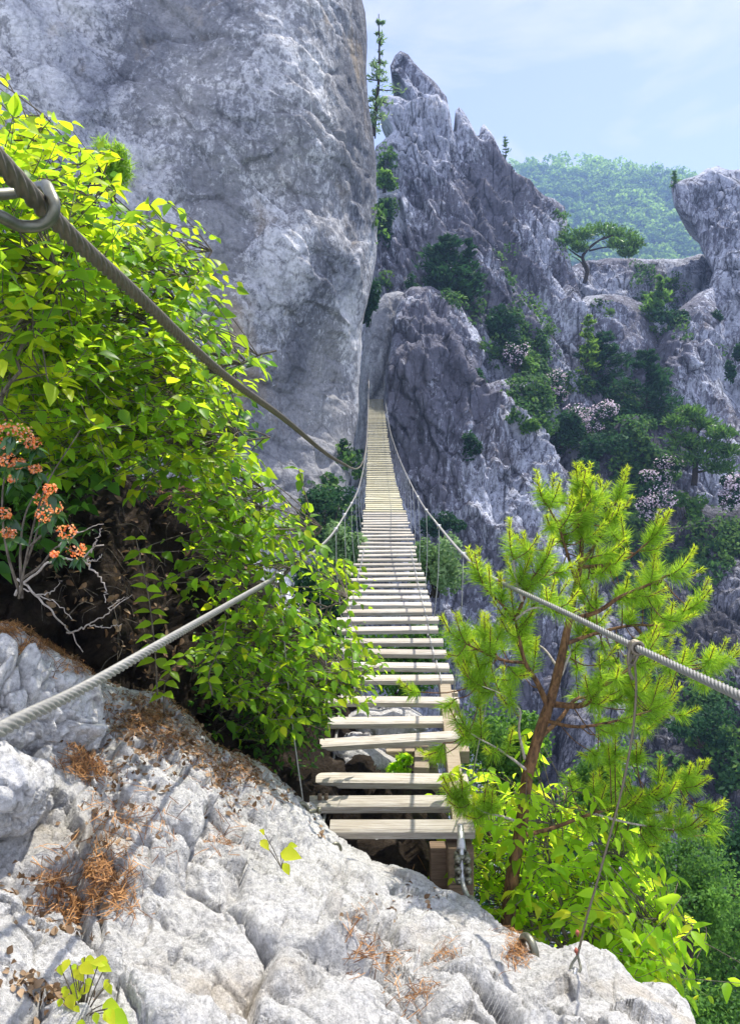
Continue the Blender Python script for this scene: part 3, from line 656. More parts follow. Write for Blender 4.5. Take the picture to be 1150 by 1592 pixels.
# wire clips and hangers down to the treads
hd = [4.3, 6.2, 8.2]
while hd[-1] < 50: hd.append(hd[-1] + 1.75)
def clip(parent, p, q, name='wire_clip', r=0.022, mat='steel'):
    q = q / np.linalg.norm(q); mb = MB()
    mb.tube([p - q * r * 0.9, p - q * r * 0.2, p + q * r * 0.2, p + q * r * 0.9], [r * 0.75, r, r, r * 0.75], 10)
    s = np.cross(q, [0, 0, 1.0]); s /= np.linalg.norm(s)
    for e in (-1, 1): mb.tube([p + s * e * r * 0.8 + np.array([0, 0, r * 1.0]), p + s * e * r * 0.8 - np.array([0, 0, r * 1.5])], r * 0.34, 6)
    return mb.build(name, MAT[mat], parent)
for side, path in ((1, pathR), (-1, pathL)):
    for k, d in enumerate(hd):
        a = at_depth(path, d); j = int(np.argmin([abs(t - d) for t in tread_d]))
        dt = tread_d[j]; c = P(*tread_px(dt), dt)
        b = c + np.array([side * (HALF - 0.03), 0, -0.02])
        if side == 1 and k == 0: b = P(728, 1236, 4.75)
        mb = MB(); m1 = (a + b) / 2 + np.array([0, 0, 0]) + (np.array([side * 0.02, 0, 0]))
        mb.tube(smooth_path(np.array([a, m1, b]), 8), 0.0042 if d < 12 else 0.005, 5)
        h_ = mb.build('hanger_wire', MAT['wire'], bridge)
        if d < 12: clip(h_, a, path[min(len(path) - 1, 5 + int(np.argmin(np.abs((path - EYE) @ FWD - d))))] - a, 'wire_clip', 0.019, 'rust' if (side == 1 and k == 0) else 'steel')
# deck ropes under the treads
for e in (-1, 1):
    pts = []
    for d in [4.45] + list(np.linspace(5.0, 53.5, 40)):
        pts.append(P(*tread_px(d), d) + np.array([e * 0.40, 0, -0.052]))
    mb = MB(); mb.tube(pts, 0.011, 6); mb.build('deck_rope', MAT['cable'], bridge)
    for d in tread_d[6:24]:
        c = P(*tread_px(d), d) + np.array([e * 0.40, 0.0, 0])
        mb = MB(); mb.tube(smooth_path(c + np.array([[0, -0.072, -0.05], [0, -0.075, 0.036], [0, 0.0, 0.047], [0, 0.075, 0.036], [0, 0.072, -0.05]]), 12), 0.004, 5)
        mb.build('tread_staple', MAT['steel'], bridge)
# timber landing frame under the first treads
def beam(name, pa, pb, w, h, mat):
    a, b = P(*pa), P(*pb); ax = (b - a) / 2; L = np.linalg.norm(ax); u = ax / L
    ref = np.array([0, 0, 1.0]) if abs(u[2]) < 0.8 else np.array([0, 1.0, 0])
    s = np.cross(u, ref); s /= np.linalg.norm(s); t = np.cross(s, u)
    mb = MB(); mb.box((a + b) / 2, ax, s * w, t * h, 0.1); return mb.build(name, MAT[mat], bridge, smooth=False)
beam('stringer', (716, 1300, 4.44), (690, 1062, 6.55), 0.045, 0.06, 'beam')
beam('stringer', (655, 1205, 5.2), (655, 1165, 5.9), 0.05, 0.05, 'beam')
beam('cross_beam', (600, 1173, 5.95), (728, 1173, 5.95), 0.05, 0.05, 'beam')
beam('post', (714, 1312, 4.36), (714, 1430, 4.36), 0.070, 0.070, 'post')
beam('post', (683, 1314, 4.47), (683, 1420, 4.47), 0.055, 0.055, 'post')
beam('post', (700, 1075, 6.3), (700, 1190, 6.3), 0.055, 0.055, 'beam')
beam('post', (668, 1190, 5.9), (668, 1300, 5.9), 0.055, 0.055, 'beam')
# bolts on the second tread
for px, py, d in ((497, 1238, 4.68), (507, 1238, 4.70), (494, 1152, 5.45)):
    mb = MB(); p = P(px, py, d); mb.tube([p + np.array([0, 0, -0.02]), p + np.array([0, 0, 0.014])], 0.014, 6); mb.build('bolt', MAT['post'], bridge)
# right deck rope runs down to its rock anchor: thimble, three double clips, sleeve
anch = smooth_path(PP([(716, 1284, 4.31), (717, 1318, 4.2), (719, 1372, 4.08), (730, 1400, 3.93), (748, 1424, 3.75), (775, 1450, 3.5), (808, 1478, 3.22)]), 120)
mb = MB(); mb.tube(anch, 0.0125, 18, True, lobes=6, twist=2 * math.pi / 0.19, lobe_amp=0.16); an = mb.build('anchor_rope', MAT['steel'], bridge)
mb = MB(); mb.tube(PP([(715, 1284, 4.32), (716, 1300, 4.26), (717, 1322, 4.2)]), [0.017, 0.019, 0.026], 10); mb.build('rope_socket', MAT['steel'], an)
for py in (1334, 1350, 1366):
    d = 4.17 - (py - 1334) * 0.0012 - 0.01
    p = P(718 + (py - 1334) * 0.05, py, d); mb = MB()
    for e in (-1, 1):
        c = p + RGT * e * 0.026
        mb.tube([c - FWD * 0.035, c + FWD * 0.02], 0.019, 8); mb.tube([c - FWD * 0.055, c - FWD * 0.03], 0.010, 6)
    mb.tube([p - RGT * 0.036, p + RGT * 0.036], 0.017, 8)
    mb.tube(smooth_path(p + np.array([[-0.03, 0.02, 0.012], [-0.03, 0.05, 0.0], [0, 0.07, 0], [0.03, 0.05, 0], [0.03, 0.02, 0.012]]), 14), 0.008, 6)
    mb.build('rope_clamp', MAT['oldsteel'], an)
mb = MB(); mb.tube(PP([(731, 1398, 3.93), (745, 1419, 3.77)]), 0.021, 12); mb.build('sleeve', MAT['cable'], an)
mb = MB(); mb.tube(PP([(745, 1419, 3.77), (748, 1424, 3.74)]), 0.023, 12); mb.build('sleeve_end', MAT['post'], an)
mb = MB()
for k in range(16):
    a = P(800 + RS.uniform(-2, 2), 1470, 3.28); b = P(822 + RS.uniform(-9, 7), 1494 + RS.uniform(-8, 6), 3.1 + RS.uniform(-.05, .05)); mb.tube([a, (a + b) / 2 + RS.uniform(-.006, .006, 3), b], 0.0022, 4)
mb.build('frayed_strand', MAT['steel'], an)

# anchor ring in the rock
def ring(name, c, u, v, R1, R2, r, mat, label, cat, arc=(0, 2 * math.pi), n=36):
    a = np.linspace(arc[0], arc[1], n); u = np.asarray(u, float); v = np.asarray(v, float); u /= np.linalg.norm(u); v -= u * (u @ v); v /= np.linalg.norm(v)
    mb = MB(); mb.tube(c + np.cos(a)[:, None] * R1 * u + np.sin(a)[:, None] * R2 * v, r, 12)
    o = mb.build(name, MAT[mat]); return tag(o, label, cat)
ring('anchor_ring', P(821, 1482, 3.08), RGT * 0.35 - FWD, UPV, 0.052, 0.060, 0.016, 'oldsteel', 'thick bent steel anchor ring in the rock holding the frayed end of the bridge rope', 'anchor ring', (-1.2, 3.9))

# safety rope above the left side of the bridge
S_pts = [(-260, 20, 0.72), (-90, 160, 0.83), (0, 252, 0.95), (85, 342, 1.12), (200, 447, 1.52), (330, 568, 2.35), (440, 650, 3.7), (500, 700, 5.3), (535, 722, 8.0), (552, 729, 12.0), (562, 722, 18.0), (568, 700, 27.0), (571, 665, 37.0), (572.2, 625, 47.0), (572.8, 590, 54.0), (572.5, 570, 55.6)]
pathS, oS = hand(S_pts, 'safety_rope', 0.0122, 6, MAT['darkcable'], None)
tag(oS, 'dark thick wire rope sloping down in front of the leafy shrubs to the far rocks', 'wire rope')
# steel snap hook clipped round that rope
hp = PP([(-210, 262, 0.98), (-100, 290, 1.03), (0, 302, 1.11), (40, 296, 1.16), (62, 291, 1.13), (78, 300, 1.065), (85, 322, 1.055), (78, 342, 1.06), (60, 351, 1.06), (40, 352, 1.05), (0, 336, 1.0), (-100, 300, 0.92), (-190, 270, 0.9), (-225, 260, 0.94), (-210, 262, 0.98)])
mb = MB(); mb.tube(smooth_path(hp, 120), 0.0082, 12); tag(mb.build('snap_hook', MAT['oldsteel']), 'dull steel snap hook clipped around the dark safety rope', 'hook')

# guy wire tied to the right hand rope and its eye bolt in the rock
guy = empty('guy_wire', P(897, 1482, 2.82), 'slack grey guy wire hanging from a knot on the right hand rope', 'wire')
mb = MB(); mb.tube(smooth_path(PP([(984, 1012, 2.66), (988, 1060, 2.70), (985, 1120, 2.74), (972, 1200, 2.78), (950, 1290, 2.82), (928, 1370, 2.85), (908, 1440, 2.86), (900, 1475, 2.86)]), 60), 0.0042, 6)
mb.build('wire', MAT['darkcable'], guy)
kp = P(979, 1003, 2.66); mb = MB()
tt = np.linspace(0, 6 * math.pi, 90); axk = at_depth(pathR, 2.9) - at_depth(pathR, 2.4); axk /= np.linalg.norm(axk); uk = np.cross(axk, [0, 0, 1.0]); uk /= np.linalg.norm(uk); vk = np.cross(axk, uk)
mb.tube(at_depth(pathR, 2.63) + axk * (tt[:, None] / tt[-1] - 0.5) * 0.045 + (np.cos(tt)[:, None] * uk + np.sin(tt)[:, None] * vk) * 0.019, 0.0065, 7)
mb.tube(smooth_path(at_depth(pathR, 2.63) + np.array([[-0.012, 0, 0.02], [-0.03, -0.015, -0.02], [-0.025, -0.01, -0.055], [-0.012, 0.0, -0.06], [0.0, -0.01, -0.03], [0.012, 0.0, 0.0]]), 24), 0.006, 7)
mb.tube(smooth_path(PP([(984, 1012, 2.65), (980, 1025, 2.64), (978, 1045, 2.65), (983, 1056, 2.66)]), 14), 0.006, 6)
mb.build('knot', MAT['darkcable'], guy)
mb = MB(); mb.tube(smooth_path(PP([(900, 1472, 2.86), (897, 1485, 2.85), (888, 1500, 2.83), (886, 1508, 2.82), (893, 1515, 2.81), (902, 1507, 2.82), (900, 1496, 2.84), (897, 1484, 2.85)]), 40), 0.0048, 7); mb.build('wire_loop', MAT['oldsteel'], guy)
for px, py in ((897, 1450), (895, 1478)):
    q = P(px, py, 2.845); clip(guy, q, np.array([0.1, 0, 1.0]), 'wire_clip', 0.0075, 'rust')
eb = empty('eye_bolt', P(894, 1535, 2.78), 'small galvanised eye bolt in the pale rock holding the slack guy wire', 'eye bolt')
mb = MB(); mb.tube(smooth_path(P(893, 1516, 2.79) + 0.018 * np.array([[math.sin(a) * 0.4, math.sin(a) * 0.9, math.cos(a)] for a in np.linspace(0, 2 * math.pi, 20)]), 30), 0.0065, 8); mb.build('eye', MAT['steel'], eb)
mb = MB(); mb.tube(PP([(893, 1520, 2.78), (893, 1537, 2.76)]), 0.013, 10); mb.build('shank', MAT['steel'], eb)
# two rusty shackles on the rock left of the first tread
sh = empty('shackle', P(470, 1272, 4.2), 'rusty shackle bolted to the rock beside the second tread', 'shackle')
mb = MB(); c0 = P(468, 1262, 4.18); a = np.linspace(-0.3, math.pi + 0.3, 24)
mb.tube(c0 + np.stack([np.cos(a) * 0.035, np.cos(a) * 0.01, np.sin(a) * 0.045], -1), 0.011, 8); mb.build('bow', MAT['oldsteel'], sh)
mb = MB(); mb.tube([c0 + np.array([-0.06, 0, -0.012]), c0 + np.array([0.09, 0.02, -0.004])], 0.011, 8); mb.tube([c0 + np.array([0.085, 0.02, -0.004]), c0 + np.array([0.105, 0.02, -0.003])], 0.018, 6); mb.build('pin', MAT['oldsteel'], sh)
ring('staple', P(521, 1322, 4.0), RGT + FWD * 0.5, UPV, 0.030, 0.034, 0.008, 'oldsteel', 'small bent steel staple in the rock below the lowest tread', 'staple', (-0.2, 3.3))

# ------------------------------------------------------------------ VEGETATION helpers
LT = [(0.0, 0.0), (0.15, 0.20), (0.38, 0.31), (0.68, 0.20), (1.0, 0.0)]
def _leaf_template(wide=1.0, fold=0.35, curl=0.22):
    v = [(0, 0, 0)]
    for t, w in LT[1:-1]:
        w *= wide; z = -curl * t * t
        v += [(t, -w, z + fold * w), (t, 0, z), (t, w, z + fold * w)]
    v.append((1, 0, -curl))
    T = [(0, 1, 2), (0, 2, 3)]
    for r in (0, 1):
        a = 1 + 3 * r; b = a + 3
        T += [(a, b, b + 1), (a, b + 1, a + 1), (a + 1, b + 1, b + 2), (a + 1, b + 2, a + 2)]
    T += [(7, 10, 8), (8, 10, 9)]
    return np.array(v, float), np.array(T)
LEAF_V, LEAF_T = _leaf_template()
LEAF_N, LEAF_NT = _leaf_template(0.72, 0.3, 0.3)
LEAF_NARROW = (LEAF_N, LEAF_NT)
def _nrm(a): return a / (np.linalg.norm(a, axis=-1, keepdims=True) + 1e-9)
def put_leaves(mb, base, dirs, nrm, size, rnd, tip=0.0, tmpl=None, width=1.0):
    V, T = tmpl if tmpl else (LEAF_V, LEAF_T)
    n = len(base)
    if n == 0: return
    X = _nrm(dirs); Z = _nrm(nrm - X * (nrm * X).sum(-1, keepdims=True)); Y = np.cross(Z, X)
    size = np.broadcast_to(size, (n,))[:, None, None]
    v = base[:, None, :] + size * (V[None, :, 0:1] * X[:, None] + V[None, :, 1:2] * width * Y[:, None] + V[None, :, 2:3] * Z[:, None])
    t = (T[None] + (np.arange(n) * len(V))[:, None, None]).reshape(-1, 3)
    mb.add(v.reshape(-1, 3), t=t, rt=np.repeat(np.broadcast_to(rnd, (n,)), len(T)), et=np.repeat(np.broadcast_to(tip, (n,)), len(T)))
def put_cards(mb, c, dirs, nrm, ln, wd, rnd, tip=0.0, fold=0.15):
    n = len(c); X = _nrm(dirs); Z = _nrm(nrm - X * (nrm * X).sum(-1, keepdims=True)); Y = np.cross(Z, X)
    ln = np.broadcast_to(ln, (n,))[:, None]; wd = np.broadcast_to(wd, (n,))[:, None]
    v = np.stack([c - X * ln / 2, c - Y * wd / 2 + Z * wd * fold, c + X * ln / 2, c + Y * wd / 2 + Z * wd * fold], 1).reshape(-1, 3)
    k = np.arange(n)[:, None] * 4
    t = np.concatenate([k + np.array([[0, 1, 2]]), k + np.array([[0, 2, 3]])], 1).reshape(-1, 3)
    mb.add(v, t=t, rt=np.repeat(np.broadcast_to(rnd, (n,)), 2), et=np.repeat(np.broadcast_to(tip, (n,)), 2))
def rvec(n): return _nrm(RS.normal(size=(n, 3)))
def sample_poly(poly, n):
    pa = np.array(poly, float); x0, y0 = pa.min(0); x1, y1 = pa.max(0); out = np.zeros((0, 2))
    while len(out) < n:
        x = RS.uniform(x0, x1, n * 3); y = RS.uniform(y0, y1, n * 3); m = in_poly(x, y, poly); out = np.concatenate([out, np.stack([x[m], y[m]], 1)])
    return out[:n]

def leafy_plant(name, label, cat, base, stems, regions, leaf, bark, leaf_len=0.09, per_twig=7, twig_len=0.32, out=(0.6, 0, 0.1), droop=0.25, yellow=0.25, group=None, clump=0.5, stem_r=0.014, tmpl=None, width=1.0, spread=0.9):
    """stems: lists of (px,py,d) from the base up; regions: (polygon, depth function or pair, number of leafy twigs)"""
    root = empty(name, base, label, cat, group)
    st = MB(); sk = []
    for s in stems:
        p = smooth_path(PP(s), 26); p = p + np.concatenate([[[0, 0, 0]], RS.normal(size=(24, 3)) * 0.012, [[0, 0, 0]]])
        st.tube(p, np.linspace(stem_r, stem_r * 0.3, 26), 7); sk.append(p)
    sk = np.concatenate(sk); fo = MB(); out = np.array(out, float)
    for poly, dr, nt_ in regions:
        # tips gather into sprays
        ns = max(1, int(nt_ * 0.22)); cen = sample_poly(poly, ns)
        pts = sample_poly(poly, nt_)
        k = RS.randint(0, ns, nt_); use = RS.uniform(size=nt_) < clump
        pts = np.where(use[:, None], cen[k] + RS.normal(size=(nt_, 2)) * 15, pts)
        for (x, y) in pts:
            d = dr(x, y) if callable(dr) else RS.uniform(*dr)
            tipp = P(x, y, d)
            j = int(np.argmin(((sk - tipp) ** 2).sum(-1) + 0.15 * np.maximum(0, sk[:, 2] - tipp[2]))); a = sk[j]
            dirn = tipp - a; L = np.linalg.norm(dirn) + 1e-6
            g_ = _nrm(dirn / L * 0.5 + out + RS.normal(size=3) * 0.35)
            tl = twig_len * RS.uniform(0.7, 1.25)
            s0 = tipp - g_ * tl + np.array([0, 0, 0.04])
            mid = a * 0.45 + s0 * 0.55 + np.array([0, 0, 0.05 * L])
            path = smooth_path(np.array([a, mid, s0, tipp - np.array([0, 0, droop * tl * 0.35])]), 16)
            st.tube(path, np.linspace(min(0.0034, stem_r * 0.5), 0.0012, 16), 4, caps=False)
            n = int(per_twig * RS.uniform(0.7, 1.3)) + 1
            tt = np.linspace(0.5, 1.0, n); ii = np.clip((tt * 15).astype(int), 1, 15)
            bp = path[ii]; td = _nrm(path[ii] - path[ii - 1])
            side = _nrm(np.cross(td, [0, 0, 1.0])) * np.where(np.arange(n) % 2 == 0, 1, -1)[:, None]
            dv = td * 0.65 + side * spread + np.array([0, 0, -droop]) + RS.normal(size=(n, 3)) * 0.22
            dv[-1] = td[-1] + np.array([0, 0, -droop])
            nv = np.array([0, 0, 1.0]) + RS.normal(size=(n, 3)) * 0.55 + np.array([0, -0.15, 0])
            sz = leaf_len * RS.uniform(0.45, 1.2, n) * np.linspace(1.0, 0.8, n)
            yy = np.where(RS.uniform(size=n) < yellow, RS.uniform(0.4, 1, n), 0) * (RS.uniform() < 0.7)
            put_leaves(fo, bp, dv, nv, sz, RS.uniform(0, 1, n), yy, tmpl, width)
    st.build('stem', MAT[bark], root); fo.build('foliage', MAT[leaf], root)
    return root

def bush(name, label, cat, px, py, rx, ry, d, n, leaf, size, lobes=7, dz=None, bark='darkbark', group=None, aspect=0.55, flowers=None, tall=0.5):
    rxm, rym = rx * d / F, ry * d / F; c = P(px, py, d); dz = dz or min(rxm, rym) * 0.9
    root = empty(name, c - np.array([0, 0, rym]), label, cat, group)
    lc = c + RS.uniform(-1, 1, (lobes, 3)) * np.array([rxm, dz, rym]) * 0.62
    lr = RS.uniform(0.32, 0.6, lobes)
    st = MB()
    for q in lc:
        b0 = c + np.array([RS.uniform(-.15, .15) * rxm, 0.2 * dz, -rym * 1.05])
        st.tube(smooth_path(np.array([b0, b0 * 0.5 + q * 0.5 + np.array([0, 0, 0.1 * rym]), q]), 8), np.linspace(0.03, 0.008, 8) * max(0.3, min(1, rxm)), 4)
    if name == 'tree': st.tube(np.array([c + np.array([0, .2 * dz, 0]), c - np.array([0.1, -.1, 8]), c - np.array([0, -.3, 24])]), [0.10, 0.17, 0.24], 7)
    st.build('stem', MAT[bark], root)
    k = RS.randint(0, lobes, n); v = rvec(n); rad = RS.uniform(0.25, 1.0, n) ** 0.45
    sc_ = np.array([rxm, dz, rym])
    lump = 1 + 0.35 * fbm(v * 2.3 + k[:, None] * 7.0, 3, 9)
    p = lc[k] + v * (rad * lr[k] * lump)[:, None] * sc_
    fo = MB(); nv = v * 0.7 + np.array([0, -0.1, 0.8]) + RS.normal(size=(n, 3)) * 0.45
    put_cards(fo, p, rvec(n) + np.array([0, 0, -0.2]), nv, size * RS.uniform(0.6, 1.3, n), size * aspect * RS.uniform(0.7, 1.2, n), np.clip(RS.uniform(0, 1, n) * 0.6 + _hash(k, k, k, 3) * 0.4, 0, 1))
    fo.build('foliage', MAT[leaf], root)
    if flowers:
        nf = flowers; v = rvec(nf); v[:, 1] = -np.abs(v[:, 1]) * 0.8; k = RS.randint(0, lobes, nf); fl = MB()
        ctr = lc[k] + _nrm(v) * (lr[k] * 1.02)[:, None] * sc_
        for q in ctr:
            m = 7; vv = rvec(m); put_cards(fl, q + vv * size * 0.6, rvec(m), vv + np.array([0, 0, 0.4]), size * 0.42, size * 0.38, RS.uniform(0, 1, m))
        fl.build('blossom', MAT['pinkbloom'], root)
    return root

def far_conifer(label, bx, by, h, w, d, n=900, lean=0.0, leaf='needle_far', bare=0.25, group=None, gaps=0.3, size=None, name='pine_tree'):
    b = P(bx, by, d); H = h * d / F; Wd = w * d / F / 2
    root = empty(name, b, label, 'pine tree', group)
    tr = MB(); top = b + np.array([lean * H, 0, H]); path = smooth_path(np.array([b - np.array([0, 0, 0.4]), b * 0.5 + top * 0.5 + np.array([0.03 * H, 0, 0]), top]), 14)
    tr.tube(path, np.linspace(0.022 * H, 0.004 * H, 14), 6)
    fo = MB(); nb = 40; size = size or 0.35
    for i in range(nb):
        t = bare + (1 - bare) * (i + RS.uniform(0, .8)) / nb
        if RS.uniform() < gaps * 0.5: continue
        a = RS.uniform(0, 2 * math.pi); q = path[min(13, int(t * 13))]
        L = Wd * (1.05 - t) ** 0.6 * RS.uniform(0.55, 1.15) * (0.75 + 0.25 * math.sin(t * math.pi))
        e = q + L * np.array([math.cos(a), math.sin(a), RS.uniform(-0.05, 0.35)])
        bp = smooth_path(np.array([q, (q + e) / 2 + np.array([0, 0, -0.04 * L]), e]), 6)
        tr.tube(bp, np.linspace(0.008 * H, 0.002 * H, 6), 4, caps=False)
        m = int(n / nb); s = RS.uniform(0.2, 1.05, m)
        c = q + (e - q) * s[:, None] + RS.normal(size=(m, 3)) * np.array([0.16, 0.16, 0.09]) * L + np.array([0, 0, 0.05 * L])
        put_cards(fo, c, (e - q) + RS.normal(size=(m, 3)) * L * 0.7 + np.array([0, 0, 0.5 * L]), rvec(m) + np.array([0, 0, 0.7]), size * RS.uniform(0.7, 1.3, m), size * 0.28, RS.uniform(0, 1, m))
    tr.build('trunk', MAT['darkbark'], root); fo.build('crown', MAT[leaf], root); return root

def pad_pine(label, trunk, limbs, pads, n_per, leaf='needle_far', size=0.32, r0=0.16, name='pine_tree', mats='darkbark'):
    """a gnarled pine: trunk and limbs along traced lines, flat pads of needles"""
    T = PP(trunk); root = empty(name, T[0], label, 'pine tree'); tr = MB()
    tr.tube(smooth_path(T, 24), np.linspace(r0, r0 * 0.35, 24), 7)
    for l in limbs: tr.tube(smooth_path(PP(l), 16), np.linspace(r0 * 0.45, r0 * 0.1, 16), 5)
    tr.build('trunk', MAT[mats], root); fo = MB()
    for (x, y, rx, ry, d) in pads:
        c = P(x, y, d); m = n_per; v = rvec(m) * (RS.uniform(0, 1, m) ** 0.45)[:, None]
        sc_ = np.array([rx * d / F, rx * d / F * 0.8, ry * d / F]); p = c + v * sc_ * (1 + 0.3 * fbm(v * 2.5 + x, 2, 4))[:, None]
        put_cards(fo, p, v * np.array([1, 1, .4]) + np.array([0, 0, 0.6]) + RS.normal(size=(m, 3)) * 0.5, rvec(m) + np.array([0, 0, .6]), size * RS.uniform(.7, 1.3, m), size * 0.3, RS.uniform(0, 1, m))
    fo.build('crown', MAT[leaf], root); return root

# ------------------------------------------------------------------ far woods on the hill (one mass)
fo = MB()
hp_ = sample_poly([(760, 290), (800, 266), (860, 258), (960, 264), (1030, 270), (1100, 292), (1140, 330), (1140, 440), (760, 440)], 1500)
for x, y in hp_:
    q = on(hill, x, y) * 0.5 + on(hill, x + RS.uniform(-11, 11), y + RS.uniform(-11, 11)) * 0.5 + np.append(RS.normal(size=2) * 2.5, RS.normal() * 1.6); r = RS.uniform(3.2, 5.6); m = 46
    v = rvec(m); v[:, 2] = np.abs(v[:, 2]) * 1.1 - 0.15
    c = q + np.array([0, 0, r * 0.7]) + v * r * np.array([1, 1, 0.95]) * RS.uniform(0.75, 1.0, (m, 1))
    put_cards(fo, c, rvec(m), v + np.array([0, 0, 0.7]) + RS.normal(size=(m, 3)) * 0.4, RS.uniform(1.6, 3.0, m), RS.uniform(1.0, 1.9, m), np.clip((0.5 + 0.9 * fbm(np.array([x / 60, y / 30, 0.0]), 2, 8)) * 0.6 + RS.uniform(0, .3) + RS.uniform(-.12, .2, m), 0, 1))
tag(fo.build('forest', MAT['leaf_farlime'], None), kind='stuff')

# ------------------------------------------------------------------ trees and shrubs on the cliffs
far_conifer('thin dark pine rising behind the top of the sheer rock wall, against the sky', 580, 200, 165, 80, 47, 1300, 0.05, 'leaf_pale', bare=0.1, gaps=0.7, size=0.36)
far_conifer('bare-looking grey pine low in the notch between rock wall and pinnacles', 583, 205, 60, 30, 50, 300, 0.0, 'needle_far', gaps=0.6)
far_conifer('tiny pine on the sloping ridge crest below the last small pinnacle', 784, 262, 50, 22, 67, 250, -0.02, gaps=0.5)
far_conifer('tiny pine perched on the overhanging rock prow', 1046, 292, 26, 20, 71, 220, 0, gaps=0.2)
pad_pine('flat-crowned spreading pine with a dark forked trunk on the rock shelf under the hill',
         [(908, 440, 68), (912, 420, 68), (905, 400, 68), (922, 380, 68), (940, 368, 68)],
         [[(905, 402, 68), (890, 392, 68), (872, 378, 68)], [(915, 390, 68), (945, 384, 67.5), (975, 388, 67)], [(935, 372, 68), (955, 366, 68), (985, 372, 68)], [(912, 425, 68), (900, 405, 67), (888, 398, 66.5)]],
         [(880, 374, 22, 9, 68), (905, 364, 24, 10, 68), (935, 356, 30, 10, 68.5), (965, 364, 26, 10, 68), (985, 378, 18, 10, 67.5), (958, 378, 20, 8, 67), (900, 384, 16, 8, 67), (975, 392, 16, 7, 67)], 260, size=0.5, r0=0.2)
pad_pine('bushy bright-topped pine on the rocks beneath the rounded knob',
         [(1078, 755, 50), (1080, 720, 50), (1072, 690, 50), (1076, 650, 50)],
         [[(1078, 725, 50), (1100, 705, 49.5), (1130, 690, 49)], [(1076, 700, 50), (1055, 690, 49.5), (1040, 672, 49)], [(1079, 735, 50), (1110, 728, 49.5), (1140, 715, 49)], [(1074, 690, 50), (1090, 665, 50), (1105, 655, 50)]],
         [(1072, 640, 24, 12, 50), (1050, 655, 20, 12, 49.5), (1092, 658, 26, 11, 50), (1120, 672, 26, 12, 49), (1060, 682, 30, 14, 49.5), (1095, 692, 34, 14, 49.5), (1130, 700, 22, 14, 49), (1080, 712, 38, 14, 49.5), (1118, 726, 30, 12, 49)], 330, size=0.42, r0=0.2)
conif = [('blue-green conifer clump on the rock step under the pinnacles', 690, 460, 88, 84, 57, 1700, 'leaf_fardark'), ('smaller dark conifer beside the conifer clump under the pinnacles', 726, 468, 90, 44, 57.5, 900, 'leaf_fardark'),
         ('dark conifer in the ravine below the purple-grey rock shelf', 1000, 652, 104, 84, 58, 1600, 'leaf_fardark'), ('bright yellow-green young tree in the shaded ravine below the rock shelf', 908, 600, 108, 40, 60, 700, 'leaf_farlime'),
         ('dark tree behind the bright young tree in the ravine', 930, 620, 100, 84, 61, 1500, 'leaf_fardark'), ('fresh green tree on the low rock shoulder near the prow', 1024, 490, 58, 46, 66, 900, 'leaf_far')]
for lb, x, y, h, w, d, n, lf in conif: far_conifer(lb, x, y, h * 1.05, w * 1.35, d, n * 2, 0, lf, bare=0.03, gaps=0.05, size=0.55)
bsh = [('dark bush hanging in the gully mouth beside the sheer wall edge', 575, 468, 17, 38, 40.5, 900, 'leaf_fardark', 0.26), ('light green bush high in the gully beside the wall edge', 598, 275, 20, 22, 60, 600, 'leaf_far', 0.4),
       ('dark ivy-like bush in the gully below the light green bush', 602, 360, 18, 52, 60, 800, 'leaf_fardark', 0.4), ('round dark bush on the buttress top left of the ravine', 783, 508, 38, 36, 57, 1600, 'leaf_fardark', 0.38),
       ('tiny dark tuft in a crack of the pinnacle ridge', 731, 345, 7, 13, 62, 150, 'leaf_fardark', 0.35), ('small green bush beneath the round dark bush', 822, 572, 20, 18, 56, 500, 'leaf_far', 0.36),
       ('dark bush growing in a crack of the fluted buttress', 732, 688, 18, 30, 47, 700, 'leaf_fardark', 0.28), ('small dark bush on the upper edge of the fluted buttress', 740, 586, 15, 16, 51, 400, 'leaf_fardark', 0.3),
       ('green bush on the ledge right of the cracked buttress', 808, 658, 34, 24, 49, 1100, 'leaf_far', 0.3), ('dark bush at the foot of the fluted buttress', 690, 812, 34, 26, 43, 1100, 'leaf_fardark', 0.26),
       ('dark bush on the slope under the fresh green tree', 1046, 492, 30, 13, 64, 600, 'leaf_fardark', 0.36), ('small dark bush at the rim of the rounded knob', 1112, 492, 11, 11, 64, 250, 'leaf_fardark', 0.3),
       ('dark bush right of the rounded knob', 1142, 562, 16, 30, 60, 500, 'leaf_fardark', 0.36), ('low dark bush in the middle of the ravine', 872, 668, 36, 28, 54, 1100, 'leaf_fardark', 0.34),
       ('dark bush under the white flowering shrubs of the ravine', 940, 700, 46, 34, 53, 1500, 'leaf_fardark', 0.34), ('green bush between the pink flowering shrubs', 1066, 786, 26, 22, 48, 800, 'leaf_far', 0.3),
       ('dark bush on the lower cliff above the gorge shade', 1090, 1130, 60, 36, 36, 1500, 'leaf_fardark', 0.22), ('dark bush tucked at the base of the sheer wall by the bridge', 510, 790, 46, 34, 32, 1300, 'leaf_fardark', 0.2),
       ('dark bush in the crack right of the bridge end', 640, 440, 12, 14, 55, 250, 'leaf_fardark', 0.3), ('small green bush at the wall foot left of the bridge', 535, 700, 14, 20, 36, 350, 'leaf_fardark', 0.2), ('dark bush below the pale ledge of the lower cliff', 905, 730, 30, 24, 50, 800, 'leaf_fardark', 0.3),
       ('green bush low on the slope below the bushy pine', 1010, 770, 26, 22, 49, 700, 'leaf_fardark', 0.3)]
for lb, x, y, rx, ry, d, n, lf, s in bsh: bush('shrub', lb, 'shrub', x, y, rx, ry, d, n, lf, s)
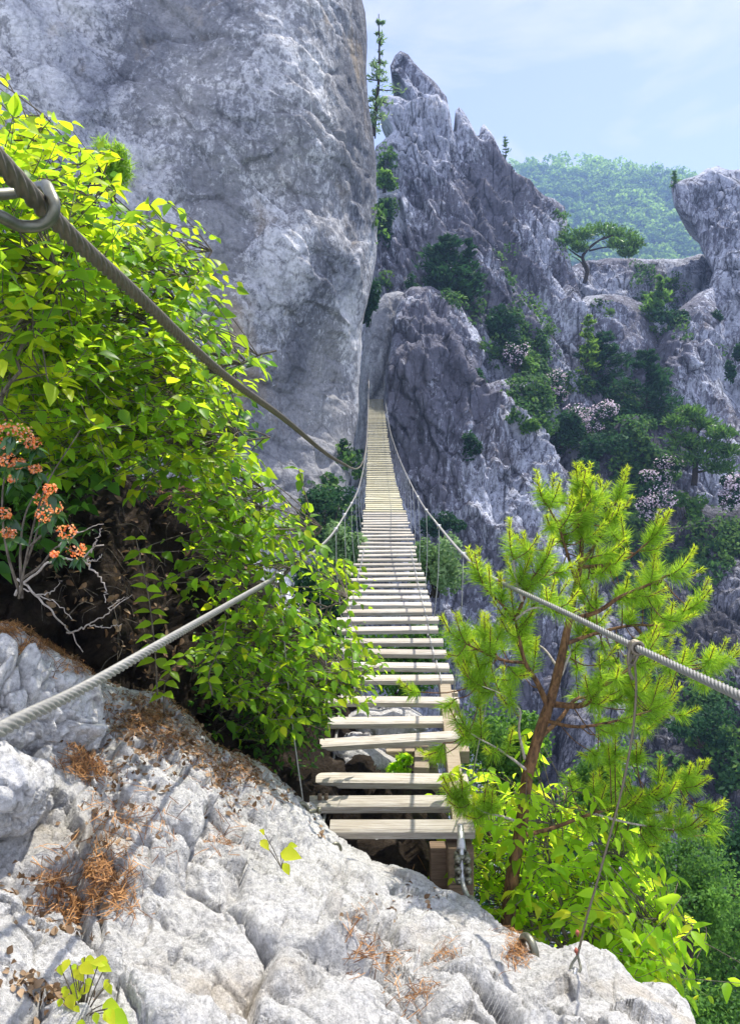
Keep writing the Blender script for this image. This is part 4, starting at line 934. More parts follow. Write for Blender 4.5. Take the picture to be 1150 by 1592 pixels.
for lb, x, y, rx, ry, d, nf in [('pale pink flowering shrub above the tip of the foreground pine', 1018, 778, 34, 24, 48, 130), ('white flowering shrub just over the pale pink one', 1022, 748, 26, 14, 49.5, 70), ('pink flowering shrub at the right edge of the cliff', 1138, 762, 22, 26, 47.5, 100),
                              ('white flowering shrub in the middle of the ravine', 915, 648, 40, 24, 55, 120), ('white flowering shrub beside the small green bush of the ravine', 856, 600, 26, 24, 57, 90), ('white flowering shrub by the round dark bush', 803, 556, 18, 22, 55.5, 60), ('small white flowering shrub low on the ledge', 790, 640, 22, 12, 50, 50), ('white flowering shrub under the bushy pine', 1040, 715, 22, 14, 50.5, 50)]:
    bush('flowering_shrub', lb, 'shrub', x, y, rx, ry, d, 700, 'leaf_fardark', 0.3, flowers=nf)

RL = [cliffA, cliffB, cliffC, cliffD, cliffE, cliffE2, cliffF, cliffG, cliffH, cliffR]
def front(px, py):
    best = None; bd = 1e9
    for r in RL:
        i = int(round((py - r.Y0) / r.s)); j = int(round((px - r.X0) / r.s))
        if 0 <= i < r.W.shape[0] and 0 <= j < r.W.shape[1] and r.ins[i, j]:
            d = (r.W[i, j] - EYE) @ FWD
            if d < bd: bd = d; best = r.W[i, j]
    return best, bd
fo = MB()
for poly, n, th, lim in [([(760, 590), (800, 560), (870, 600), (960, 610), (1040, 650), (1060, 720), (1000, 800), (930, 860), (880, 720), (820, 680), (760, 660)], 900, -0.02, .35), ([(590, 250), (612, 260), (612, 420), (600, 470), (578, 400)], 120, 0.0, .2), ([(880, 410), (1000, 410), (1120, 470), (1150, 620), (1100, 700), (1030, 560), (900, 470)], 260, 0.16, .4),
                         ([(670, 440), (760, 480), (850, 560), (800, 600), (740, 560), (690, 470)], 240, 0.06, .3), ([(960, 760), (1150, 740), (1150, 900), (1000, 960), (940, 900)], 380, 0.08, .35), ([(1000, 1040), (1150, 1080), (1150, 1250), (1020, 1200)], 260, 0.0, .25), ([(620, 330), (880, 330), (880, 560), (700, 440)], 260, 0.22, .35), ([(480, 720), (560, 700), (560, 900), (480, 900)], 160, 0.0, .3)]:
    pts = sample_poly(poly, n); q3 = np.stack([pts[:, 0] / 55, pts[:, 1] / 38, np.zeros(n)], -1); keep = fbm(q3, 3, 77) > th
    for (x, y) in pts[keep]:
        q, d = front(x, y)
        if q is None: continue
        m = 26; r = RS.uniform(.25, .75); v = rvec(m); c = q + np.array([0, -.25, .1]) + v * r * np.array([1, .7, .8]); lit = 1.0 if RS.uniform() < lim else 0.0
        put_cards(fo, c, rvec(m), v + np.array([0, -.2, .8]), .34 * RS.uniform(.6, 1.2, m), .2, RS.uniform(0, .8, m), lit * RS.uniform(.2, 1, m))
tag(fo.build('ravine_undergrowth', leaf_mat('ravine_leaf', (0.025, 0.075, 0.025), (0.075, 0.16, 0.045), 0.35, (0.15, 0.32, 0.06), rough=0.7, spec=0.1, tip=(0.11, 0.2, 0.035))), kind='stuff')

# ------------------------------------------------------------------ shrubs in the gorge, nearer
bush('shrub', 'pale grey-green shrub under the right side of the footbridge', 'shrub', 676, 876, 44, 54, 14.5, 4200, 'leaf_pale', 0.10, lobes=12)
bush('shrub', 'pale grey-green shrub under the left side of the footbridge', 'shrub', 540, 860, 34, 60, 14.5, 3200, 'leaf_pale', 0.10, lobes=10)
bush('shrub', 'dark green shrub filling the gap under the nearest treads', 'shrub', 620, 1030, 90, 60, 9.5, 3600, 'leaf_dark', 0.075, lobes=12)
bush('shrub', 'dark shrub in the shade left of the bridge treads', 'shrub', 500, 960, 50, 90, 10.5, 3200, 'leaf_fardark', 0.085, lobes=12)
bush('shrub', 'fine-leaved green shrub behind the trunk of the foreground pine', 'shrub', 790, 1190, 76, 100, 7.4, 6500, 'leaf_far', 0.055, lobes=14)
bush('shrub', 'green shrub deep behind the pine, right of its trunk', 'shrub', 920, 1230, 84, 70, 8.6, 5200, 'leaf_far', 0.06, lobes=14)
bush('tree', 'broad light green treetop rising from the gorge beyond the lime shrub', 'tree', 1030, 1330, 92, 90, 11.5, 7000, 'leaf_far', 0.075, lobes=16)
bush('tree', 'dense green treetop in the gorge at the lower right edge', 'tree', 1110, 1480, 110, 120, 12.5, 9000, 'leaf_far', 0.08, lobes=18)
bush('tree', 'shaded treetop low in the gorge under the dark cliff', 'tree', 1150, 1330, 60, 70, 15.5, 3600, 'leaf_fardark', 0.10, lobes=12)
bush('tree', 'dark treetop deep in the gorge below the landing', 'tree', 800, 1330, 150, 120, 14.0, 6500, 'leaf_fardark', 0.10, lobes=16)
bush('tree', 'sunlit fine-leaved treetop between the lime shrub and the dark lower cliff', 'tree', 1075, 1400, 70, 60, 9.5, 5200, 'leaf_far', 0.06, lobes=14)
bush('tree', 'green treetop at the very bottom right, below the lime shrub', 'tree', 1090, 1585, 90, 60, 8.5, 5200, 'leaf_far', 0.055, lobes=12)
bush('shrub', 'light green shrub beside the post under the nearest treads', 'shrub', 625, 1190, 26, 18, 5.5, 240, 'leaf_lime', 0.05, lobes=5)

# ------------------------------------------------------------------ leafy trees on the left bank
dl = lambda a, b, x0, d0, x1, d1: (lambda x, y: float(np.interp(x, [x0, x1], [d0, d1]) + RS.uniform(a, b)))
leafy_plant('leafy_tree', 'tall leafy tree with yellow-green backlit leaves behind the snap hook', 'tree', P(-60, 900, 3.9),
    [[(-70, 900, 3.8), (-40, 700, 3.6), (0, 520, 3.4), (40, 350, 3.3), (70, 180, 3.2)], [(-40, 700, 3.6), (60, 480, 3.1), (140, 330, 3.1), (165, 240, 3.1)], [(-50, 800, 3.7), (30, 560, 2.8), (90, 430, 2.7)]],
    [([(-60, 170), (10, 150), (60, 150), (120, 165), (140, 185), (160, 240), (195, 300), (205, 340), (180, 400), (120, 470), (-60, 520)], dl(-.5, .7, 0, 2.8, 200, 3.2), 230), ([(-60, 400), (150, 400), (200, 520), (140, 640), (-60, 660)], (2.9, 4.0), 150)],
    'leaf', 'bark', 0.088, 9, 0.34, out=(0.35, -0.15, 0.35), droop=0.3, yellow=0.55)
leafy_plant('leafy_tree', 'wide leafy tree whose bright sprays reach right in front of the shaded rock wall', 'tree', P(60, 960, 4.6),
    [[(40, 960, 4.5), (90, 760, 4.2), (170, 600, 4.0), (260, 480, 3.9), (330, 390, 3.9)], [(90, 760, 4.2), (220, 640, 4.0), (330, 580, 3.9), (430, 545, 3.9)], [(90, 780, 4.3), (230, 700, 4.0), (330, 690, 3.9), (420, 680, 3.9)], [(120, 690, 4.1), (180, 480, 3.9), (210, 360, 3.9)]],
    [([(150, 360), (205, 335), (235, 330), (270, 340), (315, 335), (330, 330), (322, 375), (355, 420), (375, 430), (355, 455), (300, 490), (300, 520), (380, 520), (400, 528), (440, 552), (428, 585), (390, 610), (350, 640), (100, 640), (60, 500)], dl(-.6, .6, 100, 3.4, 440, 3.9), 280),
     ([(60, 600), (350, 600), (385, 625), (405, 640), (425, 690), (415, 725), (330, 735), (300, 705), (200, 705), (150, 725), (110, 725), (70, 690)], dl(-.5, .6, 100, 3.5, 440, 4.0), 230)],
    'leaf', 'bark', 0.084, 9, 0.33, out=(0.75, -0.15, 0.12), droop=0.32, yellow=0.3)
leafy_plant('leafy_shrub', 'drooping leafy shrub leaning over the left ends of the nearest treads', 'shrub', P(360, 1150, 4.7),
    [[(360, 1150, 4.7), (370, 1000, 4.6), (380, 860, 4.4), (410, 760, 4.3)], [(370, 1010, 4.6), (440, 900, 4.4), (500, 820, 4.3)], [(365, 1100, 4.7), (440, 1000, 4.5), (540, 930, 4.5)], [(365, 1120, 4.7), (450, 1060, 4.5), (550, 1060, 4.5)]],
    [([(325, 740), (400, 715), (435, 745), (480, 768), (505, 800), (520, 815), (495, 850), (440, 890), (380, 900), (335, 850)], (3.8, 4.7), 130), ([(420, 930), (470, 925), (500, 960), (540, 960), (575, 985), (590, 1040), (560, 1090), (510, 1140), (440, 1150), (390, 1110), (350, 1060), (380, 990)], (4.0, 5.0), 190),
     ([(530, 900), (560, 870), (590, 865), (585, 930), (570, 965), (540, 960)], (4.9, 5.2), 16), ([(560, 1000), (595, 990), (598, 1060), (570, 1085)], (4.9, 5.2), 16)],
    'leaf', 'bark', 0.082, 8, 0.32, out=(0.7, -0.1, 0.05), droop=0.4, yellow=0.12)
leafy_plant('leafy_shrub', 'dark low shrub in deep shade under the drooping leafy shrub', 'shrub', P(330, 1140, 4.6),
    [[(330, 1140, 4.6), (350, 1080, 4.7), (370, 1000, 4.9)], [(340, 1130, 4.6), (420, 1110, 4.6), (480, 1120, 4.6)]],
    [([(290, 1010), (350, 980), (440, 1000), (480, 1060), (510, 1110), (505, 1180), (450, 1195), (380, 1170), (330, 1110)], (4.4, 5.0), 170)],
    'leaf_dark', 'darkbark', 0.05, 8, 0.22, out=(0.3, -0.2, 0.3), droop=0.1, yellow=0.05)
leafy_plant('leafy_shrub', 'shaded leafy shrub behind the orange azalea', 'shrub', P(40, 990, 4.3),
    [[(40, 990, 4.3), (80, 850, 4.2), (130, 760, 4.1)], [(30, 980, 4.3), (0, 800, 4.1), (20, 700, 4.0)]],
    [([(-60, 640), (120, 650), (190, 700), (170, 750), (110, 790), (60, 840), (-60, 860)], (3.5, 4.4), 150), ([(-60, 430), (150, 430), (330, 560), (330, 720), (-60, 720)], (4.4, 5.6), 240)],
    'leaf_dark', 'darkbark', 0.095, 7, 0.32, out=(0.4, -0.2, 0.1), droop=0.3, yellow=0.05)
leafy_plant('leafy_tree', 'second leafy tree deeper in shade behind the wide leafy tree', 'tree', P(200, 900, 6.2),
    [[(200, 900, 6.2), (220, 700, 6.0), (200, 500, 6.0), (160, 330, 6.0)], [(210, 740, 6.1), (320, 620, 5.8), (380, 560, 5.7)]],
    [([(-40, 240), (160, 230), (200, 340), (290, 400), (330, 470), (380, 560), (390, 660), (340, 730), (-40, 730)], (5.2, 6.4), 230)],
    'leaf_dark', 'darkbark', 0.10, 8, 0.38, out=(0.4, -0.15, 0.2), droop=0.3, yellow=0.15)
# upright sapling with paired leaves in front of the dark bank
def paired(name, label, path, n, leaf, ll, d_out=0.9, cat='sapling', bark='bark', tip=0.2):
    root = empty(name, P(*path[0]), label, cat); p = smooth_path(PP(path), 40); st = MB(); st.tube(p, np.linspace(0.005, 0.002, 40), 5); st.build('stem', MAT[bark], root)
    fo = MB()
    for k in range(n):
        t = 0.25 + 0.75 * k / (n - 1); q = p[int(t * 39)]; s_ = ll * (1.05 - 0.45 * t)
        dv = np.array([[d_out, -0.35, 0.12 - 0.2 * (1 - t)], [-d_out, -0.3, 0.12 - 0.2 * (1 - t)]]) + RS.normal(size=(2, 3)) * 0.25
        put_leaves(fo, np.repeat(q[None], 2, 0), dv, np.array([0, -0.35, 1.0]) + RS.normal(size=(2, 3)) * 0.2, s_, RS.uniform(0.3, 1, 2), tip)
    fo.build('foliage', MAT[leaf], root)
paired('sapling', 'slender sapling with paired round leaves in front of the dark bank', [(245, 1080, 3.75), (240, 1000, 3.7), (230, 920, 3.65), (212, 838, 3.6)], 11, 'leaf', 0.10)
paired('sapling', 'short sapling leaning right below the slender paired-leaf one', [(255, 1110, 3.8), (258, 1060, 3.75), (285, 1020, 3.7), (320, 1010, 3.65)], 7, 'leaf', 0.085)
paired('sapling', 'small sapling with pale leaves just above the wire rope', [(330, 1080, 3.9), (325, 1050, 3.85), (345, 1000, 3.8), (352, 965, 3.8)], 6, 'leaf', 0.08)
# yellow-green seedlings on the rock
def seedling(label, px, py, d, spec, leaf='leaf_lime', group=None):
    root = empty('seedling', P(px, py, d), label, 'seedling', group); fo = MB(); st = MB()
    for (x, y, dd, ux, uz, L, tipv) in spec:
        a = P(px, py, d); b = P(x, y, dd); st.tube(smooth_path(np.array([a, (a + b) / 2 + np.array([0, 0, 0.01]), b]), 8), 0.0016, 4)
        put_leaves(fo, b[None], np.array([[ux, -0.35, uz]]), np.array([[RS.uniform(-.3, .3), -0.55, 0.8]]), L, RS.uniform(0.4, 1), tipv, None, 1.15)
    st.build('stem', MAT['bark'], root); fo.build('foliage', MAT[leaf], root)
seedling('yellow-green seedling in the rock cleft left of the lowest tread', 438, 1350, 3.05, [(405, 1306, 3.0, 0.5, -0.3, .05, .9), (436, 1326, 3.0, 1, 0.05, .085, .8), (440, 1342, 3.0, 0.5, -0.6, .05, .7), (411, 1296, 3.02, -0.2, 0.5, .035, .9), (447, 1316, 3.05, .6, .3, .045, .6)])
sp = []
for k in range(34): sp.append((RS.uniform(92, 172), RS.uniform(1484, 1588), RS.uniform(1.86, 2.02), RS.uniform(-1, 1), RS.uniform(-.8, .3), RS.uniform(.018, .045), RS.uniform(0, 1) ** .6))
sp += [(160, 1562, 1.95, .9, .15, .05, .3), (172, 1574, 1.93, .8, -.2, .055, .1), (125, 1500, 1.96, .7, -.1, .045, 1.0)]
seedling('yellowing leafy seedling on the rock at the bottom edge, beside the leaf-filled hollow', 128, 1590, 1.96, sp)
# lime shrub below the pine
leafy_plant('leafy_shrub', 'lime green shrub with large backlit leaves at the foot of the foreground pine', 'shrub', P(880, 1490, 4.4),
    [[(880, 1500, 4.4), (870, 1400, 4.5), (850, 1300, 4.6), (880, 1230, 4.7)], [(880, 1490, 4.4), (930, 1400, 4.5), (970, 1330, 4.6)], [(890, 1490, 4.4), (960, 1440, 4.4), (1040, 1440, 4.3)], [(880, 1480, 4.4), (800, 1400, 4.6), (770, 1310, 4.7)]],
    [([(735, 1270), (770, 1220), (850, 1215), (900, 1240), (960, 1290), (1000, 1340), (1060, 1380), (1070, 1430), (1060, 1500), (1085, 1530), (1075, 1555), (1020, 1520), (960, 1480), (880, 1460), (780, 1430), (740, 1370)], (4.2, 5.3), 330), ([(960, 1420), (1060, 1440), (1090, 1540), (1060, 1560), (960, 1470)], (3.7, 4.4), 60)],
    'leaf_lime', 'bark', 0.11, 8, 0.36, out=(0.35, -0.25, 0.1), droop=0.4, yellow=0.3, tmpl=LEAF_NARROW, width=1.05)
bush('shrub', 'yellow-green needle-leaved shrub between the tall leafy tree and the rock wall', 'shrub', 172, 258, 30, 52, 7.0, 2200, 'needle', 0.15, lobes=16, aspect=0.07)

# ------------------------------------------------------------------ orange azalea and dead twigs
az = empty('azalea', P(20, 930, 2.9), 'azalea with clusters of orange blossom among dark leaves', 'azalea')
st = MB()
for l in [[(30, 930, 2.9), (45, 850, 2.8), (80, 740, 2.7), (105, 700, 2.7), (125, 670, 2.7)], [(35, 900, 2.9), (65, 878, 2.8), (90, 850, 2.75), (118, 858, 2.7)], [(30, 920, 2.9), (10, 850, 2.8), (5, 760, 2.7), (20, 690, 2.65)], [(40, 880, 2.85), (60, 820, 2.75), (70, 780, 2.7)], [(35, 930, 2.9), (32, 860, 2.9), (40, 800, 2.85), (75, 735, 2.8)], [(45, 850, 2.8), (85, 825, 2.72), (103, 830, 2.7)]]:
    st.tube(smooth_path(PP(l), 24), np.linspace(0.0055, 0.002, 24), 6)
st.build('stem', MAT['bark'], az)
fo = MB()
heads = [(14, 668, 20), (34, 676, 22), (52, 690, 16), (12, 718, 18), (28, 722, 14), (55, 730, 12), (66, 778, 16), (78, 762, 14), (86, 790, 16), (72, 803, 18), (104, 828, 18), (120, 858, 20), (8, 800, 14), (14, 830, 14), (2, 690, 16), (20, 745, 10), (85, 862, 8)]
for hx, hy, hr in heads:
    d = 2.66 + RS.uniform(-.15, .15); c = P(hx, hy, d); r = hr * .82 * d / F
    m = 26; v = rvec(m); v[:, 2] -= 0.5; v = _nrm(v); put_leaves(fo, np.repeat((c - np.array([0, -.02, r * .7]))[None], 9, 0), v[:9] * np.array([1, 1, .5]) + np.array([0, 0, -.3]), np.array([0, -0.4, 1.0]) + RS.normal(size=(9, 3)) * .4, RS.uniform(.035, .065, 9), RS.uniform(0, 1, 9), 0, LEAF_NARROW)
    fl = MB(); m = 62; v = rvec(m); v[:, 2] = v[:, 2] * 0.75 + 0.15
    put_cards(fl, c + v * r * RS.uniform(.6, 1.05, (m, 1)), rvec(m), v + RS.normal(size=(m, 3)) * .3, 0.011, 0.009, RS.uniform(0, 1, m), np.where(RS.uniform(size=m) < (0.15 if hx > 60 else 0.3), RS.uniform(.4, 1, m), 0), fold=0.35)
    fl.build('blossom', MAT['blossom'], az)
fo.build('foliage', MAT['leaf_gloss'], az)
dt = empty('dead_branch', P(60, 960, 3.1), 'bleached leafless branch sticking out below the azalea blossoms', 'dead branch'); st = MB()
for l, r in [([(20, 925, 3.0), (55, 892, 2.95), (85, 872, 2.9), (130, 868, 2.85), (150, 850, 2.8), (163, 845, 2.8)], .006), ([(130, 868, 2.85), (142, 885, 2.85), (155, 895, 2.85), (165, 925, 2.85), (163, 935, 2.85)], .004), ([(143, 857, 2.8), (152, 838, 2.8), (160, 820, 2.8)], .003), ([(105, 985, 3.3), (140, 972, 3.2), (170, 950, 3.1), (200, 930, 3.1)], .004), ([(140, 972, 3.2), (165, 975, 3.2), (190, 970, 3.2)], .003),
                ([(30, 900, 3.1), (55, 925, 3.1), (85, 955, 3.15), (110, 985, 3.3), (130, 1015, 3.3)], .005), ([(55, 925, 3.1), (80, 920, 3.1), (95, 905, 3.1)], .003), ([(35, 915, 3.1), (90, 940, 3.1), (115, 965, 3.1)], .003), ([(130, 868, 2.85), (150, 872, 2.85), (158, 862, 2.85)], .003), ([(170, 950, 3.1), (182, 935, 3.1), (205, 925, 3.1)], .002), ([(90, 850, 2.8), (125, 828, 2.8), (160, 815, 2.8)], .003)]:
    st.tube(smooth_path(PP(l), 22) + RS.normal(size=(22, 3)) * .004, np.linspace(r, r * .4, 22), 5)
st.build('twig', MAT['twig'], dt)

# ------------------------------------------------------------------ the foreground pine
pine = empty('pine_tree', P(787, 1450, 4.15), 'young orange-barked pine with bright needles in front of the gorge, right of the bridge', 'pine tree')
tk = [(786, 1470, 4.15), (790, 1420, 4.15), (798, 1350, 4.15), (811, 1275, 4.16), (820, 1205, 4.17), (838, 1140, 4.18), (855, 1090, 4.18), (868, 1040, 4.2), (881, 980, 4.2), (893, 920, 4.2), (902, 872, 4.2), (903, 835, 4.2), (899, 800, 4.2), (902, 765, 4.2)]
mb = MB(); tkp = smooth_path(PP([(x, y, d + .3) for x, y, d in tk]), 90); px_r = np.interp(np.linspace(0, 1, 90), [0, .1, .3, .5, .62, .75, .88, 1], [12, 11.5, 9.5, 8.8, 7.2, 5.6, 3.8, 2.2]) * 4.2 / F
px_r = px_r * (1 + 0.07 * fbm(np.stack([np.arange(90) * .45, np.zeros(90), np.zeros(90)], -1), 2, 3)); mb.tube(tkp, px_r, 14); mb.build('trunk', MAT['pinebark'], pine)
br = [  # (points, start radius px, orange?)
 ([(850, 1095, 4.18), (835, 1062, 4.1), (816, 1030, 4.0), (805, 985, 3.95), (800, 963, 3.9)], 6), ([(800, 963, 3.9), (814, 930, 3.85), (822, 905, 3.85), (836, 888, 3.8)], 4), ([(800, 963, 3.9), (778, 938, 3.9), (760, 922, 3.9), (750, 908, 3.9)], 3.5), ([(812, 935, 3.85), (802, 900, 3.85), (797, 868, 3.85)], 3.2),
 ([(800, 963, 3.9), (826, 946, 3.8), (856, 946, 3.7)], 3), ([(816, 1030, 4.0), (788, 1028, 3.95), (760, 1018, 3.9), (722, 1000, 3.85)], 3.5), ([(855, 1095, 4.18), (910, 1094, 4.0), (935, 1068, 3.9), (970, 1045, 3.8), (990, 1025, 3.8)], 6.5), ([(893, 962, 4.2), (930, 950, 4.15), (960, 930, 4.1), (1005, 910, 4.1), (1040, 893, 4.1)], 5),
 ([(901, 882, 4.2), (945, 877, 4.2), (975, 868, 4.15), (1008, 842, 4.1)], 4), ([(901, 882, 4.2), (925, 845, 4.25), (940, 815, 4.3), (958, 780, 4.3)], 4), ([(893, 900, 4.2), (878, 850, 4.1), (866, 815, 4.05), (850, 785, 4.0)], 3.5), ([(881, 1000, 4.2), (925, 985, 4.3), (985, 972, 4.4), (1035, 970, 4.4), (1070, 945, 4.4)], 4.5), ([(872, 1050, 4.2), (888, 1012, 4.3), (905, 985, 4.4)], 3),
 ([(835, 1150, 4.18), (868, 1120, 4.3), (900, 1085, 4.5), (950, 1090, 4.6), (1000, 1085, 4.6)], 5), ([(985, 972, 4.4), (1020, 1010, 4.4), (1070, 1040, 4.4), (1110, 1035, 4.4)], 3.5), ([(811, 1280, 4.16), (775, 1268, 4.05), (750, 1262, 3.98), (728, 1248, 3.95)], 3.2), ([(811, 1280, 4.16), (740, 1255, 4.0), (718, 1245, 3.95)], 2.5), ([(822, 1200, 4.17), (775, 1165, 4.05), (748, 1150, 3.98), (728, 1138, 3.95)], 3),
 ([(808, 1300, 4.16), (850, 1290, 4.2), (920, 1265, 4.25), (1000, 1245, 4.3), (1060, 1220, 4.3)], 4.5), ([(815, 1180, 4.17), (806, 1130, 4.05), (808, 1105, 4.0), (780, 1080, 3.95), (745, 1065, 3.9)], 3), ([(920, 1265, 4.25), (980, 1280, 4.2), (1050, 1290, 4.2)], 3), ([(845, 1120, 4.18), (900, 1130, 4.0), (960, 1120, 3.9), (1010, 1105, 3.9)], 4), ([(868, 1040, 4.2), (840, 1005, 4.35), (820, 1000, 4.45)], 3)]
BR = []
for pts, r in br:
    b = smooth_path(PP([(x, y, d + .3) for x, y, d in pts]), 40); BR.append(b); mb = MB(); mb.tube(b, np.linspace(r, r * .35, 40) * 3.6 / F, 8); mb.build('branch', MAT['pinebark'] if r > 3.2 else MAT['twig'], pine)
fo = MB(); tw = MB()
def shoot(path, n, ln, young, spread=0.75):
    """needles set all round a shoot, pointing forward"""
    m = len(path); t = RS.uniform(0, 1, n); f = t * (m - 1); i0 = np.clip(f.astype(int), 0, m - 2); p = path[i0] + (path[i0 + 1] - path[i0]) * (f - i0)[:, None]
    td = _nrm(path[i0 + 1] - path[i0]); v = rvec(n); v = _nrm(v - td * (v * td).sum(-1, keepdims=True))
    dv = _nrm(td * RS.uniform(0.35, 1.1, (n, 1)) + v * spread * RS.uniform(.6, 1.2, (n, 1)) + np.array([0, 0, -0.10]))
    L = ln * RS.uniform(.65, 1.1, n); w = 0.0025
    s = _nrm(np.cross(dv, rvec(n))); e1 = p + dv * L[:, None] * .55; e2 = p + dv * L[:, None] + np.array([0, 0, -1]) * (L * .07)[:, None]
    V = np.stack([p - s * w * .5, p + s * w * .5, e1 + s * w * .5, e1 - s * w * .5, e2], 1).reshape(-1, 3); k = np.arange(n)[:, None] * 5
    r = RS.uniform(0, 1, n); tipv = young * RS.uniform(.4, 1.0, n)
    fo.add(V, t=k + np.array([[3, 2, 4]]), rt=r, et=tipv, q=k + np.array([[0, 1, 2, 3]]), rq=r, eq=tipv)
UP3 = np.array([0, 0, 1.0])
def tuft(a, g_, ln, n, young):
    e = a + _nrm(g_) * ln; path = smooth_path(np.array([a, (a + e) / 2 - UP3 * ln * .06, e]), 7); tw.tube(path, np.linspace(.004, .0025, 7), 5)
    shoot(path, int(n * 1.45), 0.084, 0.10, 1.25)
    # new candle at the tip
    if young > 0:
        g2 = _nrm(_nrm(g_) * .8 + UP3 * .6); cp = np.array([e + g2 * s for s in (0, .035, .07, .10)]); tw.tube(cp, .0034, 5); shoot(cp, int(n * 1.0), 0.038, young, .65)
for b in BR:
    Lb = np.linalg.norm(np.diff(b, axis=0), axis=1).sum(); end = b[-1] - b[-3]
    tuft(b[-1], _nrm(end) + UP3 * .25, .11, 95, 1.0)
    for q in range(2):
        tuft(b[-2], _nrm(end) + RS.normal(size=3) * .55 + UP3 * .2, .10, 75, .8)
    k = max(3, int(Lb / .10))
    for j in range(k):
        t = RS.uniform(.38, .98); p = b[int(t * 39)]; td = _nrm(b[min(39, int(t * 39) + 1)] - b[int(t * 39) - 1])
        side = _nrm(np.cross(td, rvec(1)[0])); g_ = td * .7 + side * .9 + UP3 * .25
        tuft(p, g_, RS.uniform(.06, .12), 90, RS.choice([0, .7, 1.0]))
# crown sprays filling the outline
for (poly, d0, d1, n) in [([(850, 790), (905, 755), (965, 765), (955, 810), (990, 840), (985, 880), (930, 890), (865, 860)], 4.0, 4.5, 28), ([(900, 890), (1010, 880), (1060, 880), (1080, 940), (1030, 1000), (930, 1010), (890, 960)], 4.0, 4.6, 30), ([(720, 990), (800, 990), (830, 1060), (800, 1110), (730, 1110), (715, 1040)], 3.8, 4.3, 22), ([(880, 1030), (1000, 1010), (1110, 1020), (1110, 1050), (1050, 1110), (980, 1150), (900, 1140)], 4.0, 4.7, 38),
                          ([(960, 1200), (1050, 1190), (1105, 1210), (1100, 1290), (1060, 1340), (980, 1320), (900, 1290)], 4.1, 4.5, 30), ([(880, 1140), (960, 1130), (1000, 1200), (940, 1250), (880, 1240)], 4.2, 4.7, 14), ([(650, 1070), (720, 1060), (740, 1120), (700, 1220), (660, 1200)], 3.85, 4.0, 4), ([(800, 860), (860, 840), (880, 900), (830, 930)], 3.8, 4.2, 5)]:
    for (x, y) in sample_poly(poly, n):
        p = P(x, y, RS.uniform(d0, d1) + .3); allb = np.concatenate(BR); j = int(np.argmin(((allb - p) ** 2).sum(-1) + .02 * np.maximum(0, allb[:, 2] - p[2]))); a = allb[j]
        g_ = _nrm(p - a) + UP3 * .35 + np.array([.15, 0, 0]) + RS.normal(size=3) * .3
        tw.tube(smooth_path(np.array([a, a * .4 + p * .6 - UP3 * .02, p]), 8), np.linspace(.004, .003, 8), 4, caps=False)
        tuft(p, g_, RS.uniform(.05, .09), 100, RS.choice([0, .7, 1.0, 1.0]))
for t in (.9, .94, .97, .99):
    for q in range(4): tuft(tkp[int(t * 89)], UP3 * 1.0 + RS.normal(size=3) * .45, .10, 90, 1.0)
shoot(tkp[68:86], 420, .075, .15, 1.0)
tw.build('twig', MAT['pinebark'], pine); fo.build('needle_foliage', MAT['needle'], pine)

# ------------------------------------------------------------------ boulders and litter on the near rock
b1 = relief('boulder', [(-240, 1130), (-40, 1150), (10, 1152), (40, 1168), (70, 1182), (82, 1198), (80, 1225), (66, 1260), (50, 1290), (28, 1302), (-20, 1312), (-240, 1320)], [(-240, 1130, 2.35), (0, 1150, 2.6), (80, 1200, 2.62), (0, 1225, 2.36), (40, 1225, 2.42), (0, 1310, 2.45), (-240, 1310, 2.2), (60, 1270, 2.55)], 2.0, MAT['boulder'], disp_ground(.085, 33, .17), R=.06, back=(-.26, .5, -.25))
tag(b1.o, 'pitted grey boulder at the left edge beside a heap of brown pine needles', 'boulder')
b2 = relief('boulder', [(-200, 960), (-20, 965), (30, 972), (70, 1000), (110, 1030), (150, 1058), (166, 1090), (165, 1130), (150, 1165), (100, 1180), (50, 1175), (-200, 1180)], [(-200, 960, 2.9), (0, 965, 3.15), (160, 1070, 3.3), (60, 1070, 2.9), (0, 1070, 2.8), (100, 1175, 3.05), (-200, 1180, 2.6), (150, 1150, 3.2)], 2.0, MAT['boulder'], disp_ground(.11, 43, .2), R=.08, back=(-.22, .5, -.3))
tag(b2.o, 'larger pitted boulder with dark hollows behind the lower wire rope', 'boulder')
for lb, cx, cy, r, d in [('pale tan rock under the fourth tread', 560, 1185, 42, 5.6), ('sunlit tan rock in the gap below the fifth tread', 600, 1135, 46, 6.3), ('small tan stone between the posts below the lowest tread', 612, 1318, 34, 4.75)]:
    ang = np.linspace(0, 2 * math.pi, 15)[:-1]; rr = r * (1 + .22 * np.sin(ang * 3 + cx) + .12 * np.cos(ang * 5)); pl = [(cx + a * math.cos(t) * 1.25, cy + a * math.sin(t) * .8) for a, t in zip(rr, ang)]
    o = relief('boulder', pl, [(cx - r, cy - r, d + .15), (cx + r, cy - r, d + .2), (cx, cy, d), (cx, cy + r, d - .05), (cx + r, cy + r, d + .05)], 2.2, MAT['ledge'], disp_ground(.05, 50 + cx, .25), R=.12, back=(0, .35, -.1)); tag(o.o, lb, 'boulder')
